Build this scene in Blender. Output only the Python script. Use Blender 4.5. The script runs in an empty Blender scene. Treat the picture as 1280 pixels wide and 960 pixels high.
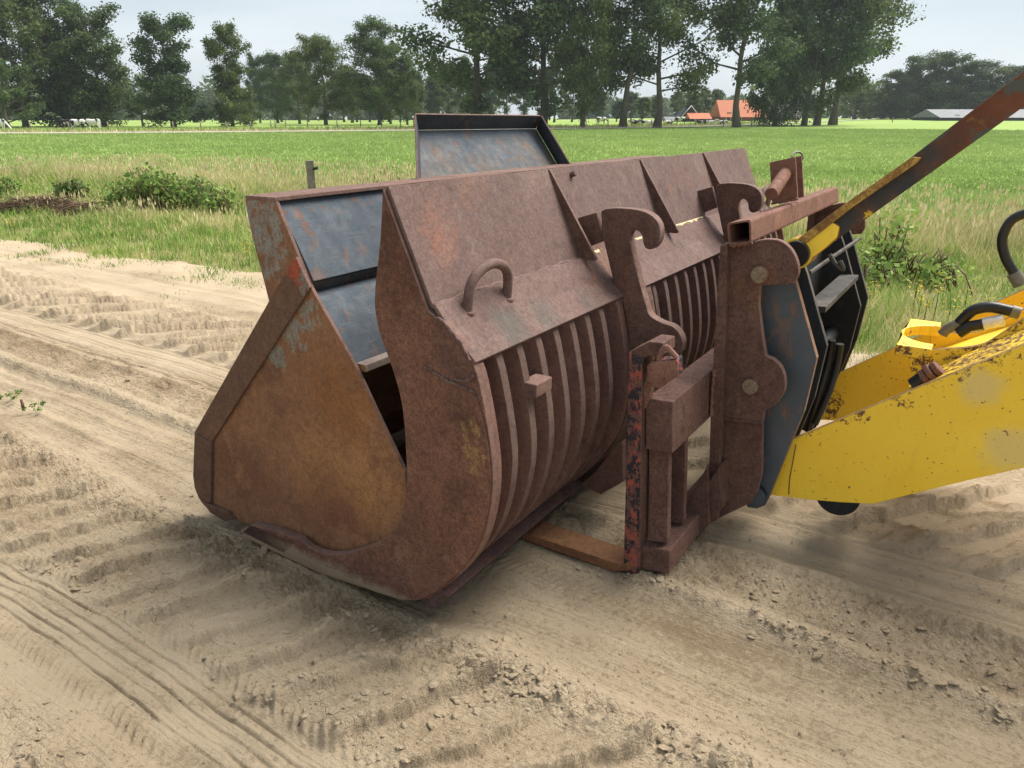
import bpy, bmesh, math, random
import numpy as np
from mathutils import Vector, Matrix
R = math.radians
sc = bpy.context.scene
COL = sc.collection

# ------------------------------------------------------------------ camera, world, sun, exposure
H = 1.65
F = 914.0
TH = math.atan(332/914.0)
cam = bpy.data.cameras.new('camera'); camo = bpy.data.objects.new('camera', cam); COL.objects.link(camo)
cam.sensor_width = 36.0; cam.lens = 36*F/1280.0
camo.location = (0, 0, H); camo.rotation_euler = (math.pi/2-TH, 0, 0)
cam.clip_start = .05; cam.clip_end = 9000
sc.camera = camo
sc.view_settings.view_transform = 'Standard'; sc.view_settings.look = 'None'
sc.view_settings.exposure = 0.88; sc.view_settings.gamma = 1.0; sc.view_settings.use_curve_mapping = False
SUN_EL, SUN_AZ = 55, 60      # azimuth from +Y, clockwise
wd = bpy.data.worlds.new('World'); sc.world = wd; wd.use_nodes = True
nt = wd.node_tree; nt.nodes.clear()
def N(t, typ, **kw):
    n = t.nodes.new(typ)
    for k, v in kw.items(): setattr(n, k, v)
    return n
wo = N(nt, 'ShaderNodeOutputWorld'); bg = N(nt, 'ShaderNodeBackground'); bg.inputs['Strength'].default_value = .1
sky = N(nt, 'ShaderNodeTexSky', sky_type='NISHITA', sun_disc=False)
sky.sun_elevation = R(SUN_EL); sky.sun_rotation = R(SUN_AZ)
tc = N(nt, 'ShaderNodeTexCoord'); mp = N(nt, 'ShaderNodeMapping'); mp.inputs['Scale'].default_value = (1.2, 1.2, 7)
nz = N(nt, 'ShaderNodeTexNoise'); nz.inputs['Scale'].default_value = 1.6; nz.inputs['Detail'].default_value = 5; nz.inputs['Distortion'].default_value = .3
cr = N(nt, 'ShaderNodeValToRGB'); cr.color_ramp.elements[0].position = .3; cr.color_ramp.elements[1].position = .72
cr.color_ramp.elements[0].color = (3.35, 3.8, 4.15, 1); cr.color_ramp.elements[1].color = (4.5, 4.85, 5.1, 1)
mx = N(nt, 'ShaderNodeMix', data_type='RGBA'); mx.inputs['Factor'].default_value = .88
L = nt.links.new
L(tc.outputs['Generated'], mp.inputs['Vector']); L(mp.outputs['Vector'], nz.inputs['Vector']); L(nz.outputs['Fac'], cr.inputs['Fac'])
L(sky.outputs['Color'], mx.inputs['A']); L(cr.outputs['Color'], mx.inputs['B']); L(mx.outputs['Result'], bg.inputs['Color']); L(bg.outputs['Background'], wo.inputs['Surface'])
sl = bpy.data.lights.new('sun', 'SUN'); sl.energy = 4.1; sl.angle = R(40); sl.color = (1, .95, .87)
so = bpy.data.objects.new('sun', sl); COL.objects.link(so)
az, el = R(SUN_AZ), R(SUN_EL)
sdir = Vector((math.sin(az)*math.cos(el), math.cos(az)*math.cos(el), math.sin(el)))
so.rotation_euler = sdir.to_track_quat('Z', 'Y').to_euler(); so.location = sdir*50

# ------------------------------------------------------------------ geometry of the place
# The bucket, carriage and loader share two level axes: WD across (along the bucket) and DD forwards.
AW = math.atan2(633, F/math.cos(TH))
WD = Vector((math.sin(AW), math.cos(AW), 0)); DD = Vector((-math.cos(AW), math.sin(AW), 0))
FW = Vector((0, math.cos(TH), -math.sin(TH))); DN = Vector((0, -math.sin(TH), -math.cos(TH)))
def ray(px, py): return Vector((1, 0, 0))*(px-640) + FW*F + DN*(py-480)
def onw(px, py, w):                      # survey: where a sight line meets the upright plane at width w -> (d, z)
    r = ray(px, py); p = r*(w/r.dot(WD)); return (p.dot(DD), H+p.z)
def ons(px, py, w): return [onw(a, b, w) for a, b in zip(px, py)]
def PW(pts, w): return [onw(x, y, w) for x, y in pts]
def gnd(px, py, z=0.0):
    r = ray(px, py); p = r*((H-z)/-r.z); return Vector((p.x, p.y, z))
def XYZ(w, d, z): return WD*w + DD*d + Vector((0, 0, z))
def proj(P_):
    p = Vector(P_)-Vector((0, 0, H)); f = p.dot(FW); return 640+F*p.x/f, 480+F*p.dot(DN)/f
def w_on(px, d, z):                      # width at which the line (d,z) crosses column px
    lo, hi = .2, 30.0
    def f(w):
        p = XYZ(w, d, z-H); return 640+F*p.x/p.dot(FW)-px
    for _ in range(50):
        m = (lo+hi)/2
        if f(m) < 0: lo = m
        else: hi = m
    return lo
def far(px, Y):                          # a spot at distance Y on the bearing of px
    r = ray(px, 148); return r.x/r.y*Y, Y

def sm(a, b, x):
    t = np.clip((x-a)/(b-a), 0, 1); return t*t*(3-2*t)
def terrain(x, y):
    x = np.asarray(x, float); y = np.asarray(y, float)
    return .65*sm(70, 190, y) + 1.0*sm(120, 290, y)*sm(10, 90, x+.0*y) + .25*sm(300, 900, y)

# ------------------------------------------------------------------ numpy noise
rs = np.random.RandomState(5); PERM = rs.permutation(4096); GA = rs.rand(4096)*2*np.pi
def gn(x, y, s=0):
    xi = np.floor(x).astype(int); yi = np.floor(y).astype(int); xf = x-xi; yf = y-yi
    def g(ix, iy, dx, dy):
        h = PERM[(PERM[(ix+s*37) & 4095]+iy*7+s*101) & 4095]; a = GA[h]; return np.cos(a)*dx+np.sin(a)*dy
    u = xf**3*(xf*(xf*6-15)+10); v = yf**3*(yf*(yf*6-15)+10)
    a = g(xi, yi, xf, yf); b = g(xi+1, yi, xf-1, yf); c = g(xi, yi+1, xf, yf-1); d = g(xi+1, yi+1, xf-1, yf-1)
    return ((a+(b-a)*u)*(1-v)+(c+(d-c)*u)*v)*1.4
def fbm(x, y, o=4, s=0, g=.5):
    t = 0; a = 1; f = 1
    for i in range(o): t = t+a*gn(x*f, y*f, s+i); a *= g; f *= 2.03
    return t
def wor(x, y, s=0):                      # cell distance F1, F2-F1 and a cell value
    xi = np.floor(x).astype(int); yi = np.floor(y).astype(int)
    f1 = np.full(x.shape, 9.); f2 = np.full(x.shape, 9.); v = np.zeros(x.shape)
    for i in (-1, 0, 1):
        for j in (-1, 0, 1):
            h = PERM[(PERM[(xi+i+s*31) & 4095]+(yi+j)*13+s*7) & 4095]; h2 = PERM[(h+977) & 4095]
            d = np.hypot(xi+i+h/4096-x, yi+j+h2/4096-y); m = d < f1
            f2 = np.where(m, f1, np.minimum(f2, d)); v = np.where(m, h/4096, v); f1 = np.where(m, d, f1)
    return f1, f2-f1, v

# ------------------------------------------------------------------ objects
def link(o, parent=None):
    COL.objects.link(o)
    if parent: o.parent = parent
    return o
def tag(o, label=None, cat=None, group=None, kind=None):
    if label: o['label'] = label
    if cat: o['category'] = cat
    if group: o['group'] = group
    if kind: o['kind'] = kind
    return o
def thing(name, loc, label, cat, group=None):
    o = bpy.data.objects.new(name, None); o.location = loc; o.empty_display_size = .2; link(o); return tag(o, label, cat, group)
def npmesh(name, v, f, mats, tint=None, smooth=False, attrs=None):
    v = np.asarray(v, np.float32); f = np.asarray(f, np.int32)
    me = bpy.data.meshes.new(name); k = f.shape[1]
    me.vertices.add(len(v)); me.vertices.foreach_set('co', v.ravel())
    me.loops.add(f.size); me.loops.foreach_set('vertex_index', f.ravel())
    me.polygons.add(len(f)); me.polygons.foreach_set('loop_start', np.arange(len(f), dtype=np.int32)*k)
    try: me.polygons.foreach_set('loop_total', np.full(len(f), k, np.int32))
    except Exception: pass
    me.update(calc_edges=True)
    me.polygons.foreach_set('use_smooth', np.full(len(f), smooth))
    if tint is not None:
        a = me.attributes.new('tint', 'FLOAT', 'FACE' if len(tint) == len(f) else 'POINT'); a.data.foreach_set('value', np.asarray(tint, np.float32))
    for k2, vv in (attrs or {}).items():
        a = me.attributes.new(k2, 'FLOAT', 'POINT'); a.data.foreach_set('value', np.asarray(vv, np.float32))
    for m in (mats if isinstance(mats, (list, tuple)) else [mats]): me.materials.append(m)
    return me
def npobj(name, v, f, mats, parent=None, **k): return link(bpy.data.objects.new(name, npmesh(name, v, f, mats, **k)), parent)
def bmobj(name, bm, mats, parent=None, bev=0, smooth=False, seg=2):
    bmesh.ops.recalc_face_normals(bm, faces=bm.faces)
    if parent is not None:
        bmesh.ops.translate(bm, vec=-parent_world(parent), verts=bm.verts)
    me = bpy.data.meshes.new(name); bm.to_mesh(me); bm.free()
    for m in (mats if isinstance(mats, (list, tuple)) else [mats]): me.materials.append(m)
    if smooth:
        for p in me.polygons: p.use_smooth = True
        me.set_sharp_from_angle(angle=R(40))
    o = link(bpy.data.objects.new(name, me), parent)
    if bev:
        b = o.modifiers.new('bevel', 'BEVEL'); b.width = bev; b.segments = seg; b.limit_method = 'ANGLE'; b.angle_limit = R(35)
    return o
def parent_world(p):
    v = Vector(p.location)
    while p.parent: p = p.parent; v += Vector(p.location)
    return v
def cat(pts, n=5, closed=False):         # smooth curve through points
    out = []; m = len(pts)
    for i in range(m if closed else m-1):
        p = [Vector(pts[(i+k) % m] if closed else pts[min(max(i+k, 0), m-1)]) for k in (-1, 0, 1, 2)]
        for j in range(n):
            t = j/n
            out.append(tuple(.5*((2*p[1])+(p[2]-p[0])*t+(2*p[0]-5*p[1]+4*p[2]-p[3])*t*t+(3*p[1]-p[0]-3*p[2]+p[3])*t**3)))
    if not closed: out.append(tuple(pts[-1]))
    return out
def add_prism(bm, poly, w0, w1, mi=0, me=1):   # plate: outline (d,z), extruded across the width
    a = [bm.verts.new(XYZ(w0, d, z)) for d, z in poly]; b = [bm.verts.new(XYZ(w1, d, z)) for d, z in poly]
    n = len(poly)
    for vs in (a, b[::-1]): bm.faces.new(vs).material_index = mi
    for i in range(n): bm.faces.new((a[i], b[i], b[(i+1) % n], a[(i+1) % n])).material_index = me
def plate(name, poly, w0, w1, mats, parent, bev=.003, **k):
    if not isinstance(mats, (list, tuple)): mats = [mats, mats]
    bm = bmesh.new(); add_prism(bm, poly, w0, w1); return bmobj(name, bm, mats, parent, bev, **k)
def offs(line, t):                       # (d,z) polyline thickened to one side
    out = []
    for i, p in enumerate(line):
        a = Vector(line[max(i-1, 0)]); b = Vector(line[min(i+1, len(line)-1)]); d = (b-a).normalized()
        out.append((p[0]-d.y*t, p[1]+d.x*t))
    return out
def ribbon(line, t): return list(line)+offs(line, t)[::-1]
def sheet(name, line, t, w0, w1, mats, parent, bev=.002, dent=0, nseg=24, seed=0):
    prof = ribbon(line, t)
    if not dent: return plate(name, prof, w0, w1, mats, parent, bev)
    if not isinstance(mats, (list, tuple)): mats = [mats, mats]
    bm = bmesh.new(); ws = np.linspace(w0, w1, nseg+1); rows = []
    for w in ws:
        rows.append([bm.verts.new(XYZ(w, d+dent*float(gn(np.array([w*2.3]), np.array([z*3.+seed]))[0]), z+.4*dent*float(gn(np.array([w*5.1]), np.array([seed+7.3]))[0]))) for d, z in prof])
    n = len(prof)
    for a, b in zip(rows, rows[1:]):
        for i in range(n): bm.faces.new((a[i], b[i], b[(i+1) % n], a[(i+1) % n]))
    bm.faces.new(rows[0]); bm.faces.new(rows[-1][::-1])
    return bmobj(name, bm, mats, parent, bev)
def add_tube(bm, pts, r, n=10, mi=0, caps=True, rad=None):
    pts = [Vector(p) for p in pts]; rings = []; up = None
    for i, p in enumerate(pts):
        t = (pts[min(i+1, len(pts)-1)]-pts[max(i-1, 0)]).normalized()
        if up is None: up = t.orthogonal().normalized()
        up = (up-t*up.dot(t)).normalized(); s = t.cross(up); q = rad[i] if rad else r
        rings.append([bm.verts.new(p+up*math.cos(a)*q+s*math.sin(a)*q) for a in [2*math.pi*k/n for k in range(n)]])
    for a, b in zip(rings, rings[1:]):
        for k in range(n):
            f = bm.faces.new((a[k], a[(k+1) % n], b[(k+1) % n], b[k])); f.material_index = mi; f.smooth = True
    if caps:
        for q in (rings[0][::-1], rings[-1]): bm.faces.new(q).material_index = mi
def tube(name, pts, r, mats, parent, n=12, bev=0, **k):
    bm = bmesh.new(); add_tube(bm, pts, r, n, **k); return bmobj(name, bm, mats, parent, bev, smooth=True)
def disc(name, d, z, w0, w1, r, mats, parent, n=28, bev=.003):   # round bar across the width
    poly = [(d+r*math.cos(a), z+r*math.sin(a)) for a in [2*math.pi*k/n for k in range(n)]]
    bm = bmesh.new(); add_prism(bm, poly, w0, w1); return bmobj(name, bm, mats if isinstance(mats, (list, tuple)) else [mats, mats], parent, bev, smooth=True)
def add_box(bm, c, s, rz=0, mi=0):
    m = Matrix.Rotation(rz, 3, 'Z'); v = []
    for i in range(8):
        q = Vector(((i & 1)-.5, (i >> 1 & 1)-.5, (i >> 2 & 1)-.5)); q = Vector((q.x*s[0], q.y*s[1], q.z*s[2])); v.append(bm.verts.new(Vector(c)+m @ q))
    for f in ((0, 2, 3, 1), (4, 5, 7, 6), (0, 1, 5, 4), (2, 6, 7, 3), (0, 4, 6, 2), (1, 3, 7, 5)): bm.faces.new([v[i] for i in f]).material_index = mi

# ------------------------------------------------------------------ materials
class MT:
    def __init__(s, name, rough=.8, metal=0.0, spec=.3):
        s.m = bpy.data.materials.new(name); s.m.use_nodes = True; s.t = s.m.node_tree; s.t.nodes.clear()
        s.o = N(s.t, 'ShaderNodeOutputMaterial'); s.b = N(s.t, 'ShaderNodeBsdfPrincipled')
        s.b.inputs['Roughness'].default_value = rough; s.b.inputs['Metallic'].default_value = metal; s.b.inputs['Specular IOR Level'].default_value = spec
        s.l(s.b.outputs[0], s.o.inputs[0]); s.tc = N(s.t, 'ShaderNodeTexCoord')
    def l(s, a, b): s.t.links.new(a, b)
    def noise(s, scale, detail=6, rough=.55, sc3=None, dist=0, off=(0, 0, 0), out='Fac'):
        mp = N(s.t, 'ShaderNodeMapping'); mp.inputs['Scale'].default_value = sc3 or (1, 1, 1); mp.inputs['Location'].default_value = off
        s.l(s.tc.outputs['Object'], mp.inputs[0]); n = N(s.t, 'ShaderNodeTexNoise'); s.l(mp.outputs[0], n.inputs['Vector'])
        n.inputs['Scale'].default_value = scale; n.inputs['Detail'].default_value = detail; n.inputs['Roughness'].default_value = rough; n.inputs['Distortion'].default_value = dist
        return n.outputs[out]
    def ramp(s, fac, stops, interp='LINEAR'):
        r = N(s.t, 'ShaderNodeValToRGB'); e = r.color_ramp.elements; r.color_ramp.interpolation = interp
        while len(e) < len(stops): e.new(.5)
        for k, (p, c) in enumerate(stops):
            e[k].position = p; e[k].color = (*c, 1) if isinstance(c, (tuple, list)) else (c, c, c, 1)
        s.l(fac, r.inputs[0]); return r.outputs[0]
    def mix(s, fac, a, b, mode='MIX'):
        m = N(s.t, 'ShaderNodeMix', data_type='RGBA', blend_type=mode)
        for k, v in (('Factor', fac), ('A', a), ('B', b)):
            if isinstance(v, (int, float)): m.inputs[k].default_value = v if k == 'Factor' else (v, v, v, 1)
            elif isinstance(v, (tuple, list)): m.inputs[k].default_value = (*v, 1)
            else: s.l(v, m.inputs[k])
        return m.outputs['Result']
    def math(s, op, a, b=0.0):
        m = N(s.t, 'ShaderNodeMath', operation=op)
        for i, v in enumerate((a, b)):
            if isinstance(v, (int, float)): m.inputs[i].default_value = v
            else: s.l(v, m.inputs[i])
        return m.outputs[0]
    def attr(s, name):
        a = N(s.t, 'ShaderNodeAttribute', attribute_name=name); return a.outputs['Fac']
    def blob(s, c, r, wob=.5, root=Vector((0, 0, 0)), soft=.5, nscale=9):   # patch of wear round a place on the thing
        v = N(s.t, 'ShaderNodeVectorMath', operation='DISTANCE'); s.l(s.tc.outputs['Object'], v.inputs[0]); v.inputs[1].default_value = Vector(c)-root
        n = s.noise(nscale, 5, .65); d = s.math('DIVIDE', v.outputs['Value'], r); q = s.math('ADD', d, s.math('MULTIPLY', s.math('SUBTRACT', n, .5), wob*2))
        m = N(s.t, 'ShaderNodeMapRange', interpolation_type='SMOOTHSTEP'); s.l(q, m.inputs[0]); m.inputs[1].default_value = 1+soft*.5; m.inputs[2].default_value = 1-soft*.5
        return m.outputs[0]
    def bump(s, h, dist=.002, strength=1.0, base=None):
        b = N(s.t, 'ShaderNodeBump'); b.inputs['Distance'].default_value = dist; b.inputs['Strength'].default_value = strength; s.l(h, b.inputs['Height'])
        if base: s.l(base, b.inputs['Normal'])
        return b.outputs[0]
    def done(s, col, nrm=None, rough=None):
        if isinstance(col, (tuple, list)): s.b.inputs['Base Color'].default_value = (*col, 1)
        else: s.l(col, s.b.inputs['Base Color'])
        if nrm: s.l(nrm, s.b.inputs['Normal'])
        if rough: s.l(rough, s.b.inputs['Roughness'])
        return s.m

BROOT = XYZ(3.4, 1.5, 0)     # origin of the bucket: patches are laid out from there
def rust(name, dark, mid, light, sc=5, patches=(), speck=.5, pit=.0015, root=BROOT, off=(0, 0, 0), streak=0.0, dirt=0.0, orange=.35):
    m = MT(name, .82, 0, .25)
    ds = lambda q: tuple(x*.91+.09*(q[0]*.35+q[1]*.5+q[2]*.15) for x in q)
    dark, mid, light = ds(dark), ds(mid), ds(light)
    c = m.ramp(m.noise(sc, 9, .62, off=off), [(.26, dark), (.44, mid), (.60, mid), (.80, light)])
    for (cc, r, colr, wob, soft, ns) in patches:
        bl = m.blob(cc, r, wob, root, soft if soft > .16 else .9, ns)
        if soft <= .16: bl = m.ramp(m.math('ADD', m.math('MULTIPLY', bl, .25), m.noise(34, 9, .78, sc3=(1.3, 1.3, .6), dist=.6, off=(3, 3, 8))), [(.715, 0), (.73, 1)])
        c = m.mix(bl, c, colr)
    big = m.noise(6.5, 6, .72, dist=.8, off=(8, 3, 1)); c = m.mix(m.math('MULTIPLY', m.ramp(big, [(.36, 1), (.48, 0)]), .55), c, dark)
    big = m.noise(4.1, 6, .75, dist=.5, off=(1, 3, 8)); c = m.mix(m.math('MULTIPLY', m.ramp(big, [(.52, 0), (.62, 1)]), .5), c, light)
    og = m.noise(3.3, 6, .78, dist=.7, off=(2, 7, 7)); c = m.mix(m.math('MULTIPLY', m.ramp(og, [(.57, 0), (.66, 1)]), orange), c, (.26, .11, .045))
    rn = m.noise(8, 6, .7, sc3=(1.6, 1.6, .10), off=(5, 5, 2)); c = m.mix(m.math('MULTIPLY', m.ramp(rn, [(.56, 0), (.66, 1)]), .3), c, dark)
    sp1 = m.noise(62, 5, .86, off=(2, 6, 4)); c = m.mix(m.math('MULTIPLY', m.ramp(sp1, [(.455, 1), (.475, 0)]), .16+speck*.42), c, tuple(x*.7 for x in dark))
    sp2 = m.noise(75, 5, .86, off=(5, 2, 9)); c = m.mix(m.math('MULTIPLY', m.ramp(sp2, [(.545, 0), (.565, 1)]), .08+speck*.26), c, tuple(min(1, x*1.15) for x in light))
    scr = m.noise(9, 5, .6, sc3=(1, 1, 14), dist=.3, off=(4, 4, 4)); c = m.mix(m.math('MULTIPLY', m.ramp(scr, [(.66, 0), (.67, 1), (.69, 1), (.70, 0)]), .35), c, light)
    md = m.noise(34, 5, .75, off=(7, 1, 4)); c = m.mix(m.math('MULTIPLY', m.ramp(md, [(.40, 1), (.50, 0)]), speck*.75), c, dark)
    md = m.noise(46, 4, .75, off=(1, 8, 4)); c = m.mix(m.math('MULTIPLY', m.ramp(md, [(.56, 0), (.66, 1)]), speck*.5), c, light)
    if streak:
        st = m.noise(22, 5, .6, sc3=(1, 1, .06), off=off); c = m.mix(m.math('MULTIPLY', m.ramp(st, [(.5, 0), (.72, 1)]), streak), c, dark)
    fine = m.noise(130, 4, .75); c = m.mix(m.math('MULTIPLY', m.ramp(fine, [(.40, 1), (.52, 0)]), speck), c, m.mix(.0, dark, dark), 'MIX')
    lt = m.noise(95, 4, .7, off=(3, 1, 2)); c = m.mix(m.math('MULTIPLY', m.ramp(lt, [(.60, 0), (.72, 1)]), speck*.55), c, light)
    cloud = m.noise(2.1, 4, .6, off=(9, 2, 2)); c = m.mix(1.0, c, m.ramp(cloud, [(.3, .92), (.7, 1.08)]), 'MULTIPLY')
    if dirt:
        z = N(m.t, 'ShaderNodeSeparateXYZ'); m.l(m.tc.outputs['Object'], z.inputs[0])
        q = m.math('ADD', m.math('DIVIDE', z.outputs['Z'], dirt), m.math('MULTIPLY', m.noise(22, 8, .75), 2.2)); c = m.mix(m.math('MULTIPLY', m.ramp(m.math('DIVIDE', q, 4), [(.38, 1), (.56, 0)]), .7), c, (.36, .27, .18))
    h = m.math('ADD', m.math('MULTIPLY', m.noise(95, 6, .75), 1.3), m.math('MULTIPLY', m.noise(14, 5, .6), 2.4))
    return m.done(c, m.bump(h, pit, .8), m.ramp(m.noise(40, 3), [(.3, .7), (.7, .93)]))
def B(px, py, w): d, z = onw(px, py, w); return XYZ(w, d, z)

WN = 1.64      # near side plate of the bucket
WF = 5.18
PURP = ((.082, .045, .039), (.152, .092, .079), (.225, .150, .127))
M = {}
M['rear'] = rust('rusted_primer_plate', *PURP, sc=6, patches=[(B(572, 262, 1.8), .10, (.23, .105, .07), 1.1, .9, 22), (B(560, 300, 1.8), .07, (.21, .10, .07), 1.1, .9, 22)], speck=.42)
M['band'] = rust('rusted_band', (.082, .045, .039), (.158, .094, .080), (.23, .152, .128), sc=7, patches=[(B(640, 405, 1.9), .08, (.095, .085, .072), 1.1, 1.0, 16), (B(690, 388, 2.1), .07, (.10, .085, .072), 1.1, 1.0, 16), (B(745, 368, 2.4), .06, (.095, .08, .07), 1.0, 1.0, 16)], speck=.4)
M['cres'] = rust('rusted_side_plate', (.07, .031, .021), (.19, .082, .05), (.28, .135, .078), sc=4,
    patches=[(B(588, 540, WN), .045, (.27, .17, .065), 1.0, .12, 30), (B(592, 570, WN), .05, (.27, .17, .065), 1.0, .12, 30), (B(593, 590, WN), .03, (.27, .17, .065), 1.0, .12, 30), (B(520, 300, WN), .2, (.1, .042, .028), .8, .8, 9), (B(575, 440, WN), .10, (.12, .06, .048), .7, .6, 10), (B(540, 660, WN), .13, (.17, .078, .05), .8, .9, 8)], speck=.55, dirt=.045)
M['bar'] = rust('rusted_grille_bar', (.085, .042, .034), (.18, .09, .07), (.26, .15, .12), sc=6, speck=.35)
M['bar_edge'] = rust('worn_bar_edge', (.065, .036, .029), (.125, .075, .061), (.18, .12, .10), sc=12, speck=.3)
M['plate_edge'] = rust('worn_plate_edge', (.09, .045, .035), (.18, .1, .078), (.26, .17, .14), sc=14, speck=.35)
M['jaw'] = rust('orange_rusted_jaw_plate', (.12, .052, .028), (.235, .105, .046), (.35, .175, .075), sc=3.2,
    patches=[(B(430, 600, 1.68), .24, (.34, .165, .065), .9, 1.2, 6), (B(420, 500, 1.68), .16, (.24, .10, .035), .9, 1, 7), (B(300, 590, 1.68), .16, (.15, .068, .034), .9, .9, 6), (B(420, 655, 1.68), .13, (.17, .068, .036), .9, 1.6, 6),
             (B(364, 420, 1.68), .072, (.20, .21, .185), .9, .15, 26), (B(343, 445, 1.68), .05, (.18, .19, .16), .9, .2, 26), (B(385, 395, 1.68), .06, (.20, .21, .185), 1.1, .15, 26), (B(325, 290, 1.68), .14, (.21, .225, .21), 1.1, .12, 17), (B(335, 330, 1.68), .08, (.21, .225, .21), 1.1, .12, 17)], speck=.4)
M['jaw_bar'] = rust('rusted_edge_bar', (.07, .035, .022), (.14, .07, .04), (.2, .1, .05), sc=4, patches=[(B(366, 338, 1.66), .055, (.38, .07, .03), .8, .3, 18), (B(375, 352, 1.66), .05, (.19, .2, .17), 1.2, .15, 24)], speck=.5)
def onpanel(px, py, a, b):      # survey of a point on a sheet that runs across the bucket through (d,z) a-b
    lo, hi = 1.0, 8.0
    sg = lambda w: (lambda p: (b[0]-a[0])*(p[1]-a[1])-(b[1]-a[1])*(p[0]-a[0]))(onw(px, py, w))
    s0 = sg(lo)
    for _ in range(60):
        m_ = (lo+hi)/2
        if (sg(m_) > 0) == (s0 > 0): lo = m_
        else: hi = m_
    return XYZ(lo, *onw(px, py, lo))
def greysteel(name, c0, c1, rustamt=.5, patches=(), root=BROOT, sc=3, rough=.68, worn=False):
    m = MT(name, rough, 0, .22)
    c = m.ramp(m.noise(sc, 8, .6), [(.3, c0), (.7, c1)])
    for (cc, r, colr, wob, soft, ns) in patches: c = m.mix(m.blob(cc, r, wob, root, soft, ns), c, colr)
    if worn:
        a = m.noise(9, 9, .75, sc3=(1, 1, 1.4)); z = N(m.t, 'ShaderNodeSeparateXYZ'); m.l(m.tc.outputs['Object'], z.inputs[0])
        q = m.math('ADD', a, m.math('MULTIPLY', m.math('SUBTRACT', 1.55, z.outputs['Z']), .9)); c = m.mix(m.math('MULTIPLY', m.ramp(q, [(.5, 0), (.68, 1)]), .8), c, (.125, .098, .076))
    s = m.noise(16, 8, .7, sc3=(1, 1, .45), off=(4, 4, 4)); c = m.mix(m.math('MULTIPLY', m.ramp(s, [(.565, 0), (.61, 1)]), rustamt), c, (.15, .085, .06))
    sc_ = m.noise(14, 6, .7, sc3=(3, 3, .25), dist=.2, off=(6, 4, 2)); c = m.mix(m.math('MULTIPLY', m.ramp(sc_, [(.50, 0), (.53, 1), (.55, 1), (.58, 0)]), .35), c, tuple(x*.6 for x in c0))
    sc_ = m.noise(20, 5, .7, sc3=(.4, .4, 6), dist=.2, off=(6, 9, 2)); c = m.mix(m.math('MULTIPLY', m.ramp(sc_, [(.60, 0), (.62, 1)]), .3), c, tuple(x*1.5 for x in c1))
    s = m.noise(55, 5, .7, off=(1, 4, 4)); c = m.mix(m.math('MULTIPLY', m.ramp(s, [(.58, 0), (.63, 1)]), rustamt*.8), c, (.085, .065, .058))
    h = m.noise(60, 6, .65)
    return m.done(c, m.bump(h, .0015, .6), m.ramp(m.noise(20, 4), [(.3, rough-.1), (.7, rough+.25)]))
M['inner'] = greysteel('blue_grey_bare_steel', (.052, .065, .082), (.078, .095, .115), .62, [(onpanel(x_, y_, onw(340, 250, WN+.04), onw(390, 353, WN+.04)), r_*.85, (.125, .07, .055), 1.6, .6, 45) for x_, y_, r_ in ((372, 258, .022), (377, 267, .024), (383, 277, .024), (390, 288, .022), (397, 300, .016), (405, 312, .014), (392, 260, .018), (405, 258, .018), (418, 259, .018), (430, 261, .02), (442, 256, .018), (455, 253, .018), (468, 250, .018), (360, 263, .016))])
M['hood'] = greysteel('blue_grey_worn_hood', (.062, .076, .094), (.095, .112, .13), 1.0, [], sc=5, worn=True)
M['hood_dark'] = greysteel('dark_grey_hood_flange', (.035, .042, .055), (.07, .08, .098), .8, sc=5)
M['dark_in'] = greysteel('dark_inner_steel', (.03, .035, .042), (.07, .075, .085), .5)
M['hook'] = rust('rusted_hook_plate', (.065, .031, .025), (.14, .070, .053), (.20, .118, .09), sc=8, speck=.5, pit=.0025)
M['carr'] = rust('pitted_carriage_steel', (.06, .028, .023), (.14, .070, .053), (.215, .12, .09), sc=9, speck=.55, pit=.003, patches=[(B(922, 580, 2.72), .07, (.06, .062, .066), 1.0, .3, 10)])
M['tube'] = rust('reddish_rusted_tube', (.10, .04, .026), (.21, .095, .065), (.30, .16, .115), sc=7, speck=.4)
M['tine'] = rust('orange_worn_fork_tine', (.08, .038, .028), (.22, .095, .035), (.34, .16, .055), sc=5, speck=.4)
M['worn'] = rust('pale_worn_bar', (.14, .10, .085), (.26, .2, .17), (.36, .29, .25), sc=9, speck=.4)
M['mud'] = rust('mud_caked_rail', (.055, .028, .025), (.11, .058, .05), (.17, .11, .085), sc=14, speck=.5, pit=.004)
M['pin'] = rust('worn_pin_face', (.10, .06, .035), (.22, .16, .10), (.4, .36, .28), sc=30, speck=.3)
def redblack():
    m = MT('flaking_red_paint_over_black', .7, 0, .3)
    a = m.noise(26, 8, .72, sc3=(1, 1, .55)); c = m.mix(m.ramp(a, [(.515, 0), (.54, 1)]), (.017, .019, .024), (.29, .07, .052))
    z = N(m.t, 'ShaderNodeSeparateXYZ'); m.l(m.tc.outputs['Object'], z.inputs[0])
    top = m.ramp(m.math('ADD', z.outputs['Z'], m.math('MULTIPLY', m.noise(30), .12)), [(.97, 0), (1.0, 1)]); c = m.mix(top, c, (.15, .075, .055))
    b = m.noise(38, 6, .7, off=(5, 5, 1)); c = m.mix(m.ramp(b, [(.51, 0), (.55, 1)]), c, (.12, .06, .048))
    return m.done(c, m.bump(a, .002, .8))
M['redblack'] = redblack()
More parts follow.
